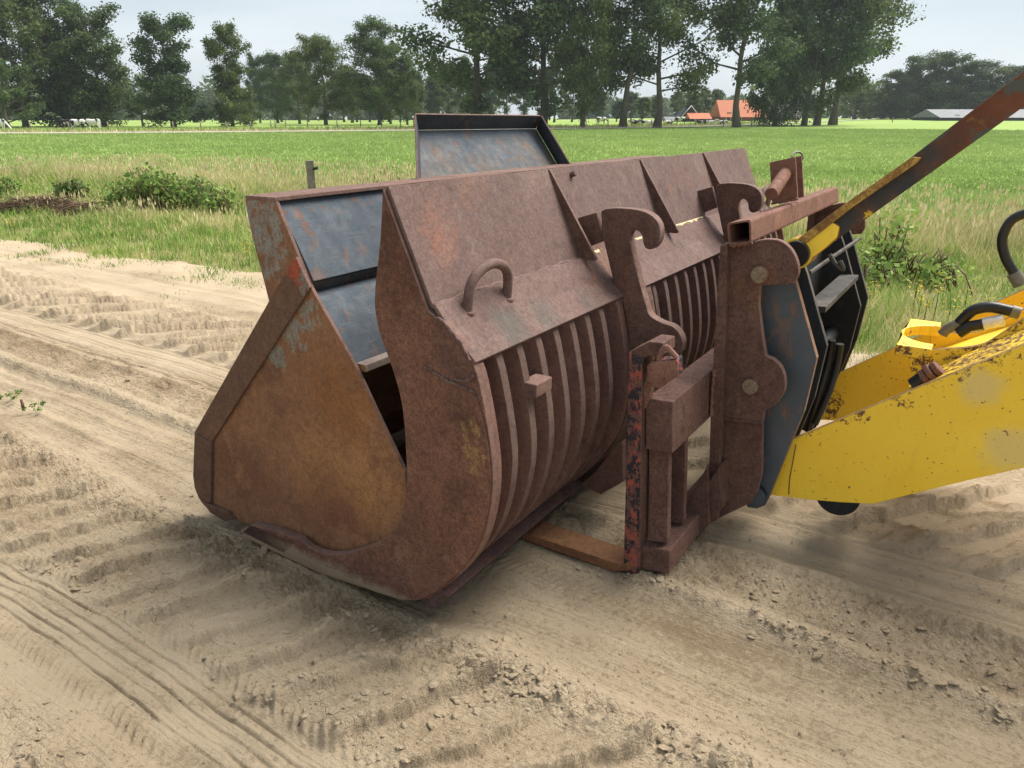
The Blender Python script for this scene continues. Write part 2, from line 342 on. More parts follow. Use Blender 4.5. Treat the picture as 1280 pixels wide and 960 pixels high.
def yellow():
    m = MT('chipped_yellow_loader_paint', .42, 0, .45)
    jn = m.noise(46, 9, .82, off=(9, 9, 3)); c = m.ramp(m.noise(3, 6, .6), [(.3, (.84, .52, .022)), (.7, (.90, .60, .045))])
    c = m.mix(m.math('MULTIPLY', m.ramp(m.noise(2.4, 6, .7, off=(2, 7, 1)), [(.62, 0), (.74, 1)]), .6), c, (.62, .5, .2))
    c = m.mix(m.math('MULTIPLY', m.ramp(m.noise(30, 8, .7, sc3=(1, 1, .3), off=(2, 7, 1)), [(.55, 0), (.78, 1)]), .22), c, (.45, .26, .02))
    rm = m.ramp(m.noise(13, 10, .82, off=(6, 1, 3)), [(.635, 0), (.645, 1)]); c = m.mix(m.math('MULTIPLY', rm, m.ramp(m.noise(3.1, 4, .7, off=(1, 9, 9)), [(.44, 0), (.52, 1)])), c, (.10, .035, .018))
    for px, py, r in ((1212, 488, .022), (1222, 483, .02), (1278, 445, .022), (1155, 503, .018), (1135, 508, .014), (1092, 522, .012)):
        c = m.mix(m.blob(B(px, py, 2.9), r, 1.6, LROOT, .2, 55), c, (.13, .05, .025))
    for px, py, r, w_ in ((1012, 541, .022, 2.9), (1030, 534, .02, 2.9), (1058, 523, .02, 2.9), (1075, 516, .028, 2.9), (1110, 502, .02, 2.9), (1128, 497, .03, 2.9), (1170, 478, .02, 2.9), (1205, 464, .026, 2.9), (1240, 449, .03, 2.9), (1262, 440, .025, 2.9), (1230, 425, .06, 3.17), (1260, 412, .05, 3.17), (1215, 432, .04, 3.17), (1155, 452, .05, 3.17), (1145, 425, .05, 3.4), (1128, 436, .04, 3.14), (1043, 500, .035, 3.85), (1037, 515, .03, 3.85), (1190, 448, .09, 3.05), (1240, 425, .10, 3.05)):
        bl = m.blob(B(px, py, w_), r*1.5, 1.3, LROOT, 1.2, 30); c = m.mix(m.ramp(m.math('ADD', m.math('MULTIPLY', bl, .19), jn), [(.67, 0), (.69, 1)]), c, (.115, .045, .022))
    for px, py, r in ((1225, 480, .07), (1262, 560, .08)):
        c = m.mix(m.math('MULTIPLY', m.blob(B(px, py, 2.9), r, .8, LROOT, .9, 12), .55), c, (.62, .50, .24))
    s2 = m.ramp(m.noise(70, 3, .6, off=(1, 8, 3)), [(.665, 0), (.68, 1)]); c = m.mix(m.math('MULTIPLY', s2, m.ramp(m.noise(4.2, 4, .7, off=(7, 9, 2)), [(.45, 0), (.56, 1)])), c, (.08, .035, .02))
    return m.done(c, m.bump(m.noise(25, 5, .6), .0015, .35), m.ramp(m.noise(9, 4), [(.3, .35), (.7, .6)]))
LROOT = XYZ(3.4, .3, 0)
M['yel'] = yellow()
M['yel_edge'] = rust('rusty_yellow_edge', (.06, .022, .014), (.22, .12, .03), (.5, .32, .05), sc=16, speck=.4, root=LROOT)
M['yel_rust'] = rust('yellow_paint_gone_to_rust', (.11, .045, .02), (.38, .2, .035), (.68, .44, .06), sc=9, speck=.5, root=LROOT)
def lever():
    m = MT('slate_blue_lever_paint', .5, 0, .4)
    c = m.ramp(m.noise(4, 6), [(.3, (.042, .052, .066)), (.7, (.075, .09, .11))])
    a = m.noise(7, 9, .75, sc3=(1.6, 1.6, .7), dist=1.2); c = m.mix(m.math('MULTIPLY', m.ramp(a, [(.54, 0), (.66, 1)]), .85), c, (.2, .085, .035))
    return m.done(c, m.bump(m.noise(40, 5), .001, .5))
M['lev'] = lever()
M['lev_edge'] = rust('orange_worn_lever_edge', (.07, .05, .04), (.24, .12, .06), (.36, .2, .1), sc=12, speck=.3, root=LROOT)
M['blk'] = greysteel('black_painted_steel', (.010, .012, .015), (.026, .029, .034), .12, root=LROOT, rough=.45)
M['blk_edge'] = greysteel('grey_worn_black_edge', (.03, .03, .03), (.1, .09, .08), .4, root=LROOT)
def flat(name, c, rough=.5, metal=0, var=.25, sc=30, bump=.001):
    m = MT(name, rough, metal, .4); k = m.ramp(m.noise(sc, 5), [(.3, tuple(x*(1-var) for x in c)), (.7, tuple(x*(1+var) for x in c))])
    return m.done(k, m.bump(m.noise(sc*2, 4), bump, .5))
M['rubber'] = flat('black_hose_rubber', (.012, .012, .013), .4)
M['fit'] = flat('dull_steel_fitting', (.13, .125, .11), .5)
M['whitesleeve'] = flat('white_hose_sleeve', (.6, .6, .58), .5)
M['rod_top'] = rust('orange_rust_over_yellow_strip', (.12, .05, .022), (.30, .14, .04), (.55, .33, .06), sc=13, speck=.5, root=LROOT)
def barpaint():
    m = MT('link_rod_yellow_rubbed_to_rust', .7, 0, .3)
    g = m.ramp(m.noise(5, 8, .65), [(.3, (.075, .028, .016)), (.55, (.15, .05, .024)), (.75, (.22, .085, .035))])
    grey = m.ramp(m.noise(11, 8, .75, off=(3, 3, 3)), [(.52, 0), (.56, 1)]); g = m.mix(grey, g, (.075, .082, .068))
    y = m.ramp(m.noise(13, 8, .7, off=(6, 3, 3)), [(.45, (.04, .038, .038)), (.60, (.10, .05, .03)), (.64, (.62, .38, .03))])
    c = m.mix(m.blob(B(1040, 275, 2.9), .42, .5, LROOT, .4, 9), g, y)
    return m.done(c, m.bump(m.noise(50, 6, .7), .002, .8))
M['rod'] = barpaint()

# ------------------------------------------------------------------ sand road: one height field along the wheel tracks
def vb(u): return 5.0-.09*(u-.7)+.22*fbm(u*.9, u*0+3.3, 3, 2)      # where the sand gives way to grass
def axis(segs):
    out = [segs[0][0]]
    for a, b, s0, s1 in segs:
        x = a; L0 = b-a
        while x < b-1e-6:
            s = s0+(s1-s0)*(x-a)/L0; x += s; out.append(min(x, b))
    return np.unique(np.round(np.array(out), 5))
def lugs(u, v, vc, hw, pitch, slant, amp, s, chev=False, duty=.1):
    m = sm(hw+.05, hw-.02, np.abs(v-vc)+.03*gn(u*5, v*5, s))
    ph = (u+slant*(np.abs(v-vc) if chev else (v-vc))+.05*fbm(u*3, v*3, 3, s+1)+.010*fbm(u*12, v*12, 3, s+2, .55))/pitch
    fr = ph-np.floor(ph)
    prof = sm(.0, .07, fr)*(.5*sm(.62, .5, fr)+.5*sm(.34, .14, fr)); prof = prof+.22*crumbs(u, v, 46, 1., s+60, .2)*sm(.16, .02, np.abs(fr-.08))
    cell = np.floor(ph); k = .6+.5*(PERM[(cell.astype(int)*17+s) & 4095]/4096)
    rag = .85+.30*fbm(u*4, v*4, 3, s+4, .5)+.16*gn(u*16, v*16, s+7)
    return amp*m*prof*k*np.clip(rag, .1, 1.4)
def crumbs(u, v, sc, amp, s, thr=.25):
    wx = u+.015*gn(u*25, v*25, s); wy = v+.015*gn(u*25, v*25, s+3)
    f1, e, c = wor(wx*sc, wy*sc, s)
    return amp*np.clip(c-thr, 0, 1)*sm(.0, .22, e)*np.sqrt(np.clip(1-(f1*1.15)**2, 0, 1))
def sand(u, v):
    z = .018*fbm(u*.8, v*.8, 3, 1)+.006*fbm(u*4, v*4, 4, 9)
    vw = v+.018*gn(u*.9, v*0+1.5, 21)+.008*gn(u*3.1, v*0, 22)
    moist = np.clip(.04+.45*fbm(u*1.1, v*2.1, 4, 31), 0, 1)
    # ribbed tyre track near the camera
    t = sm(.10, .085, np.abs(vw-.925))
    z += -.022*sm(.24, .15, np.abs(vw-.925))
    for c in (.845, .885, .925, .965, 1.005): z += -.013*np.exp(-((vw-c-.004*gn(u*6, v*0+c*9, 5))/.0038)**2)*(.55+.7*sm(-.3, .4, gn(u*2.1, v*0+c*30, 6)))
    z += .003*t*fbm(u*6, v*30, 3, 7)+.004*t*sm(.0, .12, gn(u*5, v*9, 77))
    fine = (u-.9*(vw-.925))/.042; fr = fine-np.floor(fine); fk = .4+.8*(PERM[(np.floor(fine).astype(int)*29) & 4095]/4096)
    side = np.exp(-((np.abs(vw-.925)-.145)/.030)**2); z += .022*side*sm(0, .25, fr)*sm(1, .5, fr)*fk*sm(-.5, .1, gn(u*3, v*3, 40))
    moist += .25*sm(.2, .1, np.abs(vw-.925))*sm(-.25, .2, gn(u*3.3, v*7, 33))
    # deep tractor lugs beside it
    z += lugs(u, vw, 1.31, .24, .23, .6, .056, 11)
    moist += .16*sm(.25, .1, np.abs(vw-1.31))
    # crumbled ridge and rough spoil
    rg = np.exp(-((vw-1.56-.03*gn(u*1.7, v*0+7, 12))/.075)**2); z += rg*sm(1.9, .9, u)*(.012+.010*fbm(u*5, v*5, 3, 13))
    rr = np.exp(-((vw-1.50)/.17)**2); rough = rr*sm(.4, 1.3, u)
    z += crumbs(u, v, 26, .022, 14)*np.clip(rg*1.4, 0, 1)*sm(1.9, .9, u)+crumbs(u, v, 42, .020, 15)*np.clip(rg*1.5+rough, 0, 1)+crumbs(u, v, 80, .012, 44)*np.clip(rg+rough, 0, 1)+rough*.012*fbm(u*9, v*9, 5, 16, .55)-.055*sm(1.42, 1.60, vw)*sm(2.1, 1.8, vw)*sm(1.1, 1.45, u)*sm(3.4, 2.6, u)
    moist += .22*rough
    # lower left, broken crust
    br = sm(.72, .58, vw); z += br*(.012*fbm(u*4, v*4, 4, 17)+crumbs(u, v, 11, .03, 18, .3)+crumbs(u, v, 34, .014, 19))
    # broad smooth drive under the bucket
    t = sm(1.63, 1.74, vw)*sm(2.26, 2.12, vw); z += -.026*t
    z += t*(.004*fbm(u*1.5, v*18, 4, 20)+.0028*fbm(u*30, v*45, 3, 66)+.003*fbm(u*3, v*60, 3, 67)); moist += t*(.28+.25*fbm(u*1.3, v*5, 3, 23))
    tr = (u+.4*v)/.033; z += .0022*t*sm(-.1, .3, gn(u*1.1, v*4, 24))*np.sin(tr*6.283)*sm(.4, .0, np.abs(vw-2.1)-.05)
    # second ridge
    rg = np.exp(-((vw-2.235-.02*gn(u*2.1, v*0+2, 25))/.045)**2); z += (rg*.022+crumbs(u, v, 26, .022, 26)*rg+crumbs(u, v, 60, .01, 27)*rg)*(1-.85*sm(.85, .98, u)*sm(2.6, 2.3, u))-.02*sm(.85, .98, u)*sm(2.6, 2.3, u)*sm(2.12, 2.2, v)*sm(2.45, 2.38, v)
    # churned strip
    t = sm(2.27, 2.34, vw)*sm(2.66, 2.58, vw); z += t*(.012*fbm(u*7, v*9, 5, 28, .55)+crumbs(u, v, 34, .016, 29, .2)+crumbs(u, v, 65, .01, 30, .2)-.005); moist += .35*t*(1+fbm(u*3, v*3, 3, 88))
    # ribbed tyre track behind
    z += -.018*sm(.24, .17, np.abs(vw-2.86))+.010*np.exp(-((np.abs(vw-2.86)-.25)/.03)**2)
    for c in (2.70, 2.745, 2.84, 2.87, 2.96, 3.0): z += -.015*np.exp(-((vw-c)/.0075)**2)
    z += .003*sm(.2, .1, np.abs(vw-2.86))*fbm(u*2, v*25, 3, 34)
    # big lugs
    z += lugs(u, vw, 3.42, .38, .30, .85, .066, 35, chev=False)
    fld = np.abs(gn(u*2.2+1, v*2.6, 67)); z += .024*np.exp(-(fld/.06)**2)*sm(.36, .25, np.abs(vw-3.4))*sm(2.4, 1.4, u)
    rw = sm(.25, .1, np.abs(vw-2.62))*sm(2.5, 4, u); z += rw*(.014*fbm(u*6, v*6, 4, 36)-.012); moist += .35*rw
    z += -.02*sm(.16, .06, np.abs(vw-4.0)); fr = (u+1.3*np.abs(vw-4.0))/.06; z += .010*np.sin(fr*6.283)*sm(.16, .10, np.abs(vw-4.0))*sm(-.2, .1, gn(u*.6, v*0, 61)+.35)
    for vc_ in (4.45, 2.2+.0, 1.95): z += (-.012*np.exp(-((vw-vc_)/.05)**2)+.008*np.exp(-((np.abs(vw-vc_)-.085)/.02)**2))*sm(2.4, 3.2, u)
    cr_ = np.abs(gn(u*4.3, v*4.3, 70)); z += -.004*np.exp(-(cr_/.02)**2)*sm(0., .4, gn(u*1.3, v*1.3, 71))
    # fall away under the verge
    b = vb(u); z = np.where(v > b+.6, z-.12*sm(b+.6, b+1.6, v), z)
    sand.rough = np.clip(1.0*np.exp(-((vw-1.53)/.12)**2)+np.exp(-((vw-2.235)/.06)**2)*(1-.9*sm(.85, .98, u)*sm(2.6, 2.3, u))+.9*sm(2.27, 2.34, vw)*sm(2.66, 2.58, vw)+.8*br+.35*rw, 0, 1)
    sand.crust = np.clip(sm(.27, .2, np.abs(vw-1.31))*(.5+.9*gn(u*3, v*3, 93))+sm(.42, .3, np.abs(vw-3.42))*(.4+.9*gn(u*2, v*2, 94))+.9*np.exp(-((vw-1.56)/.07)**2)+.9*np.exp(-((vw-2.235)/.05)**2)+.6*br, 0, 1)
    return z, np.clip(moist, 0, 1)
ua = axis([(-7, -2, .25, .03), (-2, -.9, .02, .009), (-.9, 2.4, .0075, .0085), (2.4, 7, .0095, .035), (7, 15, .03, .12), (15, 45, .15, 1.0)])
va = axis([(-9, .2, .8, .05), (.2, .5, .04, .008), (.5, .78, .007, .0055), (.78, 1.07, .0034, .0034), (1.07, 1.8, .0055, .0062), (1.8, 3.1, .0065, .011), (3.1, 5.2, .014, .03), (5.2, 7.2, .05, .1)])
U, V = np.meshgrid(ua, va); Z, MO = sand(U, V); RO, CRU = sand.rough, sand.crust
Wn = np.array(WD); Dn = np.array(DD)
P = U[..., None]*Dn+V[..., None]*Wn; P[..., 2] = Z
nu, nv = len(ua), len(va); idx = np.arange(nu*nv).reshape(nv, nu)
Fq = np.stack([idx[:-1, :-1], idx[1:, :-1], idx[1:, 1:], idx[:-1, 1:]], -1).reshape(-1, 4)
m = MT('dry_sand_with_damp_tracks', .95, 0, .12)
c = m.ramp(m.noise(1.7, 8, .6), [(.3, (.50, .39, .265)), (.7, (.58, .465, .325))])
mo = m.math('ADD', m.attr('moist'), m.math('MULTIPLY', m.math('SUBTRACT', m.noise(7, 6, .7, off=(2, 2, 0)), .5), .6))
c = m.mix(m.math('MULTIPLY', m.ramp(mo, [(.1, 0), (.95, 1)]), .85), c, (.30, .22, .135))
c = m.mix(m.math('MULTIPLY', m.ramp(m.noise(420, 3, .7), [(.35, 1), (.5, 0)]), .3), c, (.2, .15, .09))
c = m.mix(m.math('MULTIPLY', m.ramp(m.noise(160, 3, .8, off=(1, 1, 5)), [(.66, 0), (.72, 1)]), .3), c, (.6, .5, .36))
cp = m.ramp(m.math('ADD', m.noise(48, 5, .78, off=(3, 7, 0)), m.math('MULTIPLY', mo, .22)), [(.60, 0), (.66, 1)]); c = m.mix(m.math('MULTIPLY', cp, .42), c, (.20, .145, .088))  # damp-toned mottling; its dark specks put crevice shade into the sand colour
pl_ = m.noise(26, 5, .8, off=(8, 7, 0)); c = m.mix(m.math('MULTIPLY', m.ramp(pl_, [(.58, 0), (.63, 1)]), .4), c, (.62, .51, .355))
h = m.math('ADD', m.math('MULTIPLY', m.noise(70, 6, .78), 1.0), m.math('MULTIPLY', m.noise(240, 3, .8), .5))
def voro(m, scale, feat, warp=.35):
    mp_ = N(m.t, 'ShaderNodeMapping'); m.l(m.tc.outputs['Object'], mp_.inputs[0]); nn_ = m.noise(scale*.6, 1, .6, out='Color'); va1 = N(m.t, 'ShaderNodeVectorMath', operation='MULTIPLY_ADD'); m.l(nn_, va1.inputs[0]); va1.inputs[1].default_value = (warp/scale*2,)*3; m.l(mp_.outputs[0], va1.inputs[2])
    v = N(m.t, 'ShaderNodeTexVoronoi', feature=feat); v.inputs['Scale'].default_value = scale; m.l(va1.outputs[0], v.inputs['Vector']); return v
ro, cu = m.attr('rough'), m.attr('crust')
ck = voro(m, 19, 'DISTANCE_TO_EDGE', .8); crack = m.ramp(ck.outputs['Distance'], [(.0, 0), (.045, 1)])
ck2 = voro(m, 44, 'DISTANCE_TO_EDGE', .8); crack2 = m.ramp(ck2.outputs['Distance'], [(.0, 0), (.07, 1)])
lump = voro(m, 62, 'F1', .6); lp = m.math('SUBTRACT', 1.0, m.math('MULTIPLY', lump.outputs['Distance'], 1.3)); lump2 = voro(m, 125, 'F1', .6); lp2 = m.math('SUBTRACT', 1.0, m.math('MULTIPLY', lump2.outputs['Distance'], 1.3))
csel = m.math('MULTIPLY', cu, m.ramp(m.noise(5, 5, .7, off=(4, 1, 1)), [(.46, 0), (.54, 1)]))
h2 = m.math('ADD', m.math('MULTIPLY', m.math('ADD', lp, m.math('MULTIPLY', lp2, .5)), m.math('MULTIPLY', ro, 1.0)), m.math('MULTIPLY', m.math('ADD', crack, m.math('MULTIPLY', crack2, .5)), m.math('MULTIPLY', csel, .8)))
# faint scratches dragged along the driving direction
mpv = N(m.t, 'ShaderNodeMapping'); mpv.vector_type = 'TEXTURE'; mpv.inputs['Rotation'].default_value = (0, 0, math.atan2(DD.y, DD.x)); m.l(m.tc.outputs['Object'], mpv.inputs[0])
st_ = N(m.t, 'ShaderNodeTexNoise'); st_.inputs['Detail'].default_value = 6; st_.inputs['Scale'].default_value = 1; st_.inputs['Roughness'].default_value = .65; sv = N(m.t, 'ShaderNodeVectorMath', operation='MULTIPLY'); sv.inputs[1].default_value = (2.2, 75, 2); m.l(mpv.outputs[0], sv.inputs[0]); m.l(sv.outputs[0], st_.inputs['Vector'])
h = m.math('ADD', m.math('MULTIPLY', h, .75), m.math('MULTIPLY', st_.outputs['Fac'], .7))
c = m.mix(m.math('MULTIPLY', m.math('MULTIPLY', csel, m.math('SUBTRACT', 1.0, crack)), .35), c, (.27, .2, .13))
M['sand'] = m.done(c, m.bump(m.math('ADD', h, m.math('MULTIPLY', h2, .38)), .020, 1.0))
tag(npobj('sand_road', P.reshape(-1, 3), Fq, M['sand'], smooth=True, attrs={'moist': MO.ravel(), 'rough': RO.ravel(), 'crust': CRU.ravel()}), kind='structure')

# loose crumbs of crust lying on the sand
def crumb_mesh(name, n, spots, smin, smax, seed, mat, flatk=.42):
    r = np.random.RandomState(seed)
    t = (1+5**.5)/2
    iv = np.array([(-1, t, 0), (1, t, 0), (-1, -t, 0), (1, -t, 0), (0, -1, t), (0, 1, t), (0, -1, -t), (0, 1, -t), (t, 0, -1), (t, 0, 1), (-t, 0, -1), (-t, 0, 1)])/1.9
    fi = np.array([(0, 11, 5), (0, 5, 1), (0, 1, 7), (0, 7, 10), (0, 10, 11), (1, 5, 9), (5, 11, 4), (11, 10, 2), (10, 7, 6), (7, 1, 8), (3, 9, 4), (3, 4, 2), (3, 2, 6), (3, 6, 8), (3, 8, 9), (4, 9, 5), (2, 4, 11), (6, 2, 10), (8, 6, 7), (9, 8, 1)])
    pk = r.randint(0, len(spots), n); u = np.zeros(n); v = np.zeros(n)
    for k, (u0, u1, vc, s) in enumerate(spots):
        q = pk == k; u[q] = r.uniform(u0, u1, q.sum()); v[q] = vc+r.randn(q.sum())*s
    keep = gn(u*2.3, v*2.3, seed+50) > -.15; u, v = u[keep], v[keep]; n = len(u)
    z, mo = sand(u, v); s = smin*(smax/smin)**(r.rand(n)**2.6)
    base = np.outer(u, Dn)+np.outer(v, Wn); base[:, 2] = z+s*.12
    vv = iv[None]*(1+.35*r.randn(n, 12, 1)*.6)*s[:, None, None]*np.array([1, 1, flatk])*(.7+.6*r.rand(n, 1, 3))
    a = r.rand(n)*6.28; ca, sa = np.cos(a), np.sin(a); x = vv[..., 0]*ca[:, None]-vv[..., 1]*sa[:, None]; y = vv[..., 0]*sa[:, None]+vv[..., 1]*ca[:, None]
    tl = r.randn(n, 2)*.22; vv = np.stack([x, y, vv[..., 2]+x*tl[:, :1]+y*tl[:, 1:]], -1)+base[:, None]
    ff = (fi[None]+(np.arange(n)*12)[:, None, None]).reshape(-1, 3)
    o = npobj(name, vv.reshape(-1, 3), ff, mat, attrs={'moist': np.repeat(np.clip(mo*.6, 0, 1), 12)}); return tag(o, kind='stuff')
def grains(n, seed):
    r = np.random.RandomState(seed); u = r.uniform(-1.2, 4.5, n); v = .35+3.2*r.rand(n)**1.3; k = gn(u*1.9, v*2.6, 90)+.5*gn(u*6, v*6, 91) > -.02; u, v = u[k], v[k]; n = len(u); z, mo = sand(u, v); s_ = .0012+.0042*r.rand(n)**3
    o8 = np.array([(1, 0, 0), (-1, 0, 0), (0, 1, 0), (0, -1, 0), (0, 0, .8), (0, 0, -.8)]); vv = o8[None]*(.6+.8*r.rand(n, 6, 1))*s_[:, None, None]; c = np.outer(u, Dn)+np.outer(v, Wn); c[:, 2] = z+s_*.3; a = r.rand(n)*6.3
    x = vv[..., 0]*np.cos(a)[:, None]-vv[..., 1]*np.sin(a)[:, None]; y = vv[..., 0]*np.sin(a)[:, None]+vv[..., 1]*np.cos(a)[:, None]; vv = np.stack([x, y, vv[..., 2]], -1)+c[:, None]
    f8 = np.array([(0, 2, 4), (2, 1, 4), (1, 3, 4), (3, 0, 4)]); ff = (f8[None]+(np.arange(n)*6)[:, None, None]).reshape(-1, 3)
    tag(npobj('sand_crumbs', vv.reshape(-1, 3), ff, M['sand'], attrs={'moist': np.repeat(np.clip(mo*.8, 0, 1), 6)}), 'fine loose crumbs of sand strewn over the tracks', 'crumbs', kind='stuff')
grains(42000, 8)
spots = [(-.6, 2.6, 1.56, .05), (-.6, 2.6, 1.56, .05), (.3, 3.2, 1.6, .10), (-.6, 1.2, 2.235, .035), (-.6, 1.0, 2.45, .1), (.4, 2.2, .56, .08), (.2, 2.2, 1.3, .15), (1.2, 6, 2.6, .1), (-.5, 3, 1.08, .05)]
tag(crumb_mesh('sand_clods', 5000, spots, .003, .017, 3, M['sand']), 'pale crumbled sand clods along the ridges between the wheel tracks', 'clods')

# ------------------------------------------------------------------ ground, field, road
m = MT('meadow_ground', .95, 0, .1)
c = m.ramp(m.noise(.12, 6, .6), [(.3, (.23, .32, .085)), (.7, (.29, .39, .11))])
c = m.mix(m.math('MULTIPLY', m.ramp(m.noise(.5, 8, .7, sc3=(.5, 1.5, 1)), [(.45, 0), (.7, 1)]), .5), c, (.20, .28, .075))
st = m.attr('straw'); c = m.mix(st, c, m.ramp(m.noise(1.5, 8, .7), [(.3, (.13, .15, .045)), (.7, (.30, .25, .12))]))
M['field'] = m.done(c, m.bump(m.noise(3, 8, .7), .08, .8))
xs = np.unique(np.concatenate([np.linspace(-60, 60, 81), np.linspace(-300, 300, 61), np.linspace(-4000, 4000, 41)])); ys = np.unique(np.concatenate([np.linspace(-40, 60, 81), np.linspace(60, 400, 80), np.linspace(400, 5000, 30)]))
X, Y = np.meshgrid(xs, ys); vv = X*WD.x+Y*WD.y; uu = X*DD.x+Y*DD.y
Zt = terrain(X, Y)+np.where(vv < vb(uu)+.25, -.3, -.02)
Zt = np.where((Y > 400), Zt, Zt)
# roadside strip beyond the field, by the lane
LX = np.array([-400, -56, -32, 0, 22, 50, 90, 250]); LY = np.array([72, 84, 92, 108, 118, 150, 205, 420])
lane_y = lambda x: np.interp(x, LX, LY)
dl = Y-lane_y(X); stw = np.clip(sm(0, .5, vv-4)*sm(15, 11, vv)+.75*sm(-3, 0, dl)*sm(22, 12, dl)*sm(60, 20, X), 0, 1)
P = np.stack([X, Y, Zt], -1).reshape(-1, 3); nx, ny = len(xs), len(ys); idx = np.arange(nx*ny).reshape(ny, nx)
Fg = np.stack([idx[:-1, :-1], idx[:-1, 1:], idx[1:, 1:], idx[1:, :-1]], -1).reshape(-1, 4)
tag(npobj('ground', P, Fg, M['field'], smooth=True, attrs={'straw': stw.ravel()}), kind='structure')
lx = np.linspace(-380, 120, 160); ly = lane_y(lx); ly = np.convolve(np.pad(ly, 6, mode='edge'), np.ones(13)/13, 'valid')
lane_s = lambda x: np.interp(x, lx, ly)
Pl = []
for a, b in zip(lx, ly): Pl += [(a, b-1.6, float(terrain(a, b-1.6))+.12), (a, b+1.6, float(terrain(a, b+1.6))+.14)]
i = np.arange(len(lx)-1)*2
tag(npobj('lane', Pl, np.stack([i, i+2, i+3, i+1], -1), flat('pale_lane_asphalt', (.36, .35, .32), .9, sc=1)), kind='structure')

# ------------------------------------------------------------------ grass
def grassmat(name, stops, trans=.25):
    m = MT(name, .7, 0, .2); t = m.attr('tint'); c = m.ramp(t, stops)
    c = m.mix(1.0, c, m.ramp(m.noise(.35, 4, .6), [(.3, .8), (.7, 1.2)]), 'MULTIPLY')
    d = m.done(c); tr = N(m.t, 'ShaderNodeBsdfTranslucent'); m.l(c, tr.inputs[0]); mxs = N(m.t, 'ShaderNodeMixShader'); mxs.inputs[0].default_value = trans
    m.l(m.b.outputs[0], mxs.inputs[1]); m.l(tr.outputs[0], mxs.inputs[2]); m.l(mxs.outputs[0], m.o.inputs[0]); return d
G = grassmat('grass_blades', [(0, (.09, .17, .035)), (.3, (.18, .30, .06)), (.5, (.28, .40, .085)), (.62, (.40, .42, .15)), (.8, (.60, .50, .27)), (1, (.70, .60, .38))])
GF = grassmat('meadow_blades', [(0, (.18, .265, .075)), (.5, (.275, .37, .115)), (1, (.39, .47, .17))])
def vary(mat):
    t = mat.node_tree; oi = N(t, 'ShaderNodeObjectInfo'); r = N(t, 'ShaderNodeValToRGB'); e = r.color_ramp.elements; e[0].color = (.82, .92, 1.0, 1); e[1].color = (1.25, 1.1, .85, 1); t.links.new(oi.outputs['Random'], r.inputs[0])
    b = [n for n in t.nodes if n.type == 'BSDF_PRINCIPLED'][0]; src = b.inputs['Base Color'].links[0].from_socket; mx_ = N(t, 'ShaderNodeMix', data_type='RGBA', blend_type='MULTIPLY'); mx_.inputs['Factor'].default_value = 1
    t.links.new(src, mx_.inputs['A']); t.links.new(r.outputs[0], mx_.inputs['B'])
    t.links.new(mx_.outputs['Result'], b.inputs['Base Color']); tr = [n for n in t.nodes if n.type == 'BSDF_TRANSLUCENT'][0]; t.links.new(mx_.outputs['Result'], tr.inputs[0])
def blades(n, x, y, z, h, wd, tint, lean, seed, segs=2):
    r = np.random.RandomState(seed); a = r.rand(n)*6.283; dx, dy = np.cos(a), np.sin(a); b = r.rand(n)*6.283; le = lean*(.3+.9*r.rand(n))*h
    lx_, ly_ = np.cos(b)*le, np.sin(b)*le; w2 = wd/2
    vs = []
    if segs == 2:
        for (k, ww, hh) in ((-1, 1, 0), (1, 1, 0), (-1, .75, .55), (1, .75, .55), (0, 0, 1)):
            q = hh**1.8; vs.append(np.stack([x+dx*w2*k*ww+lx_*q, y+dy*w2*k*ww+ly_*q, z+h*hh*(1-.25*q*lean)], -1))
        v = np.stack(vs, 1).reshape(-1, 3); o = np.arange(n)[:, None]*5
        f = np.concatenate([o+np.array([[0, 1, 3]]), o+np.array([[0, 3, 2]]), o+np.array([[2, 3, 4]])]); return v, f, np.concatenate([tint]*3)
    for (k, hh) in ((-1, 0), (1, 0), (0, 1)): vs.append(np.stack([x+dx*w2*k+lx_*hh, y+dy*w2*k+ly_*hh, z+h*hh], -1))
    v = np.stack(vs, 1).reshape(-1, 3); o = np.arange(n)[:, None]*3; return v, o+np.array([[0, 1, 2]]), tint
def wedge(n, r0, r1, a0, a1, seed, p=1.0):
    r = np.random.RandomState(seed); d = (r0**p+(r1**p-r0**p)*r.rand(n))**(1/p); a = R(a0)+(R(a1)-R(a0))*r.rand(n)
    return d*np.sin(a), d*np.cos(a)
def gz(x, y): return terrain(x, y)
# verge
x, y = wedge(270000, 4.6, 30, -42, 46, 1, 1.15); v_ = x*WD.x+y*WD.y; u_ = x*DD.x+y*DD.y; q = v_-vb(u_)
nlo = gn(x*.8, y*.8, 3); nmid = gn(x*2.2, y*2.2, 4); rr_ = np.random.RandomState(9); n0 = len(x)
dens = np.where(q < .1, np.clip(.03+.12*(nmid > .35)*(q > -.5), 0, 1), np.where(q < .9, np.clip(.35+.8*nmid, .06, 1), 1.0)); dens[q < -.55] = 0; dens[v_ > 15.5] *= .4
k = rr_.rand(n0) < dens; x, y, v_, q, nlo, nmid = [t[k] for t in (x, y, v_, q, nlo, nmid)]; n0 = len(x)
hz = np.interp(v_+.5*nlo, [4, 5, 6, 7.5, 8.3, 9, 11, 13, 14.3, 16], [.05, .08, .16, .21, .12, .16, .32, .34, .20, .09])*(.45+.85*rr_.rand(n0))*(1+.75*nmid+.3*nlo)
hz = np.where(q < .9, np.minimum(hz, .03+.10*np.clip(q, 0, 1)+.02), hz)
straw = np.interp(v_+.6*nlo, [4, 5, 6, 7, 8, 9, 10, 11, 13, 15, 17], [.45, .42, .48, .55, .70, .48, .52, .64, .76, .55, .3])
tint = np.clip(straw+.17*rr_.randn(n0)-.30*nmid+.16*nlo, 0, 1)
dist = np.hypot(x, y)
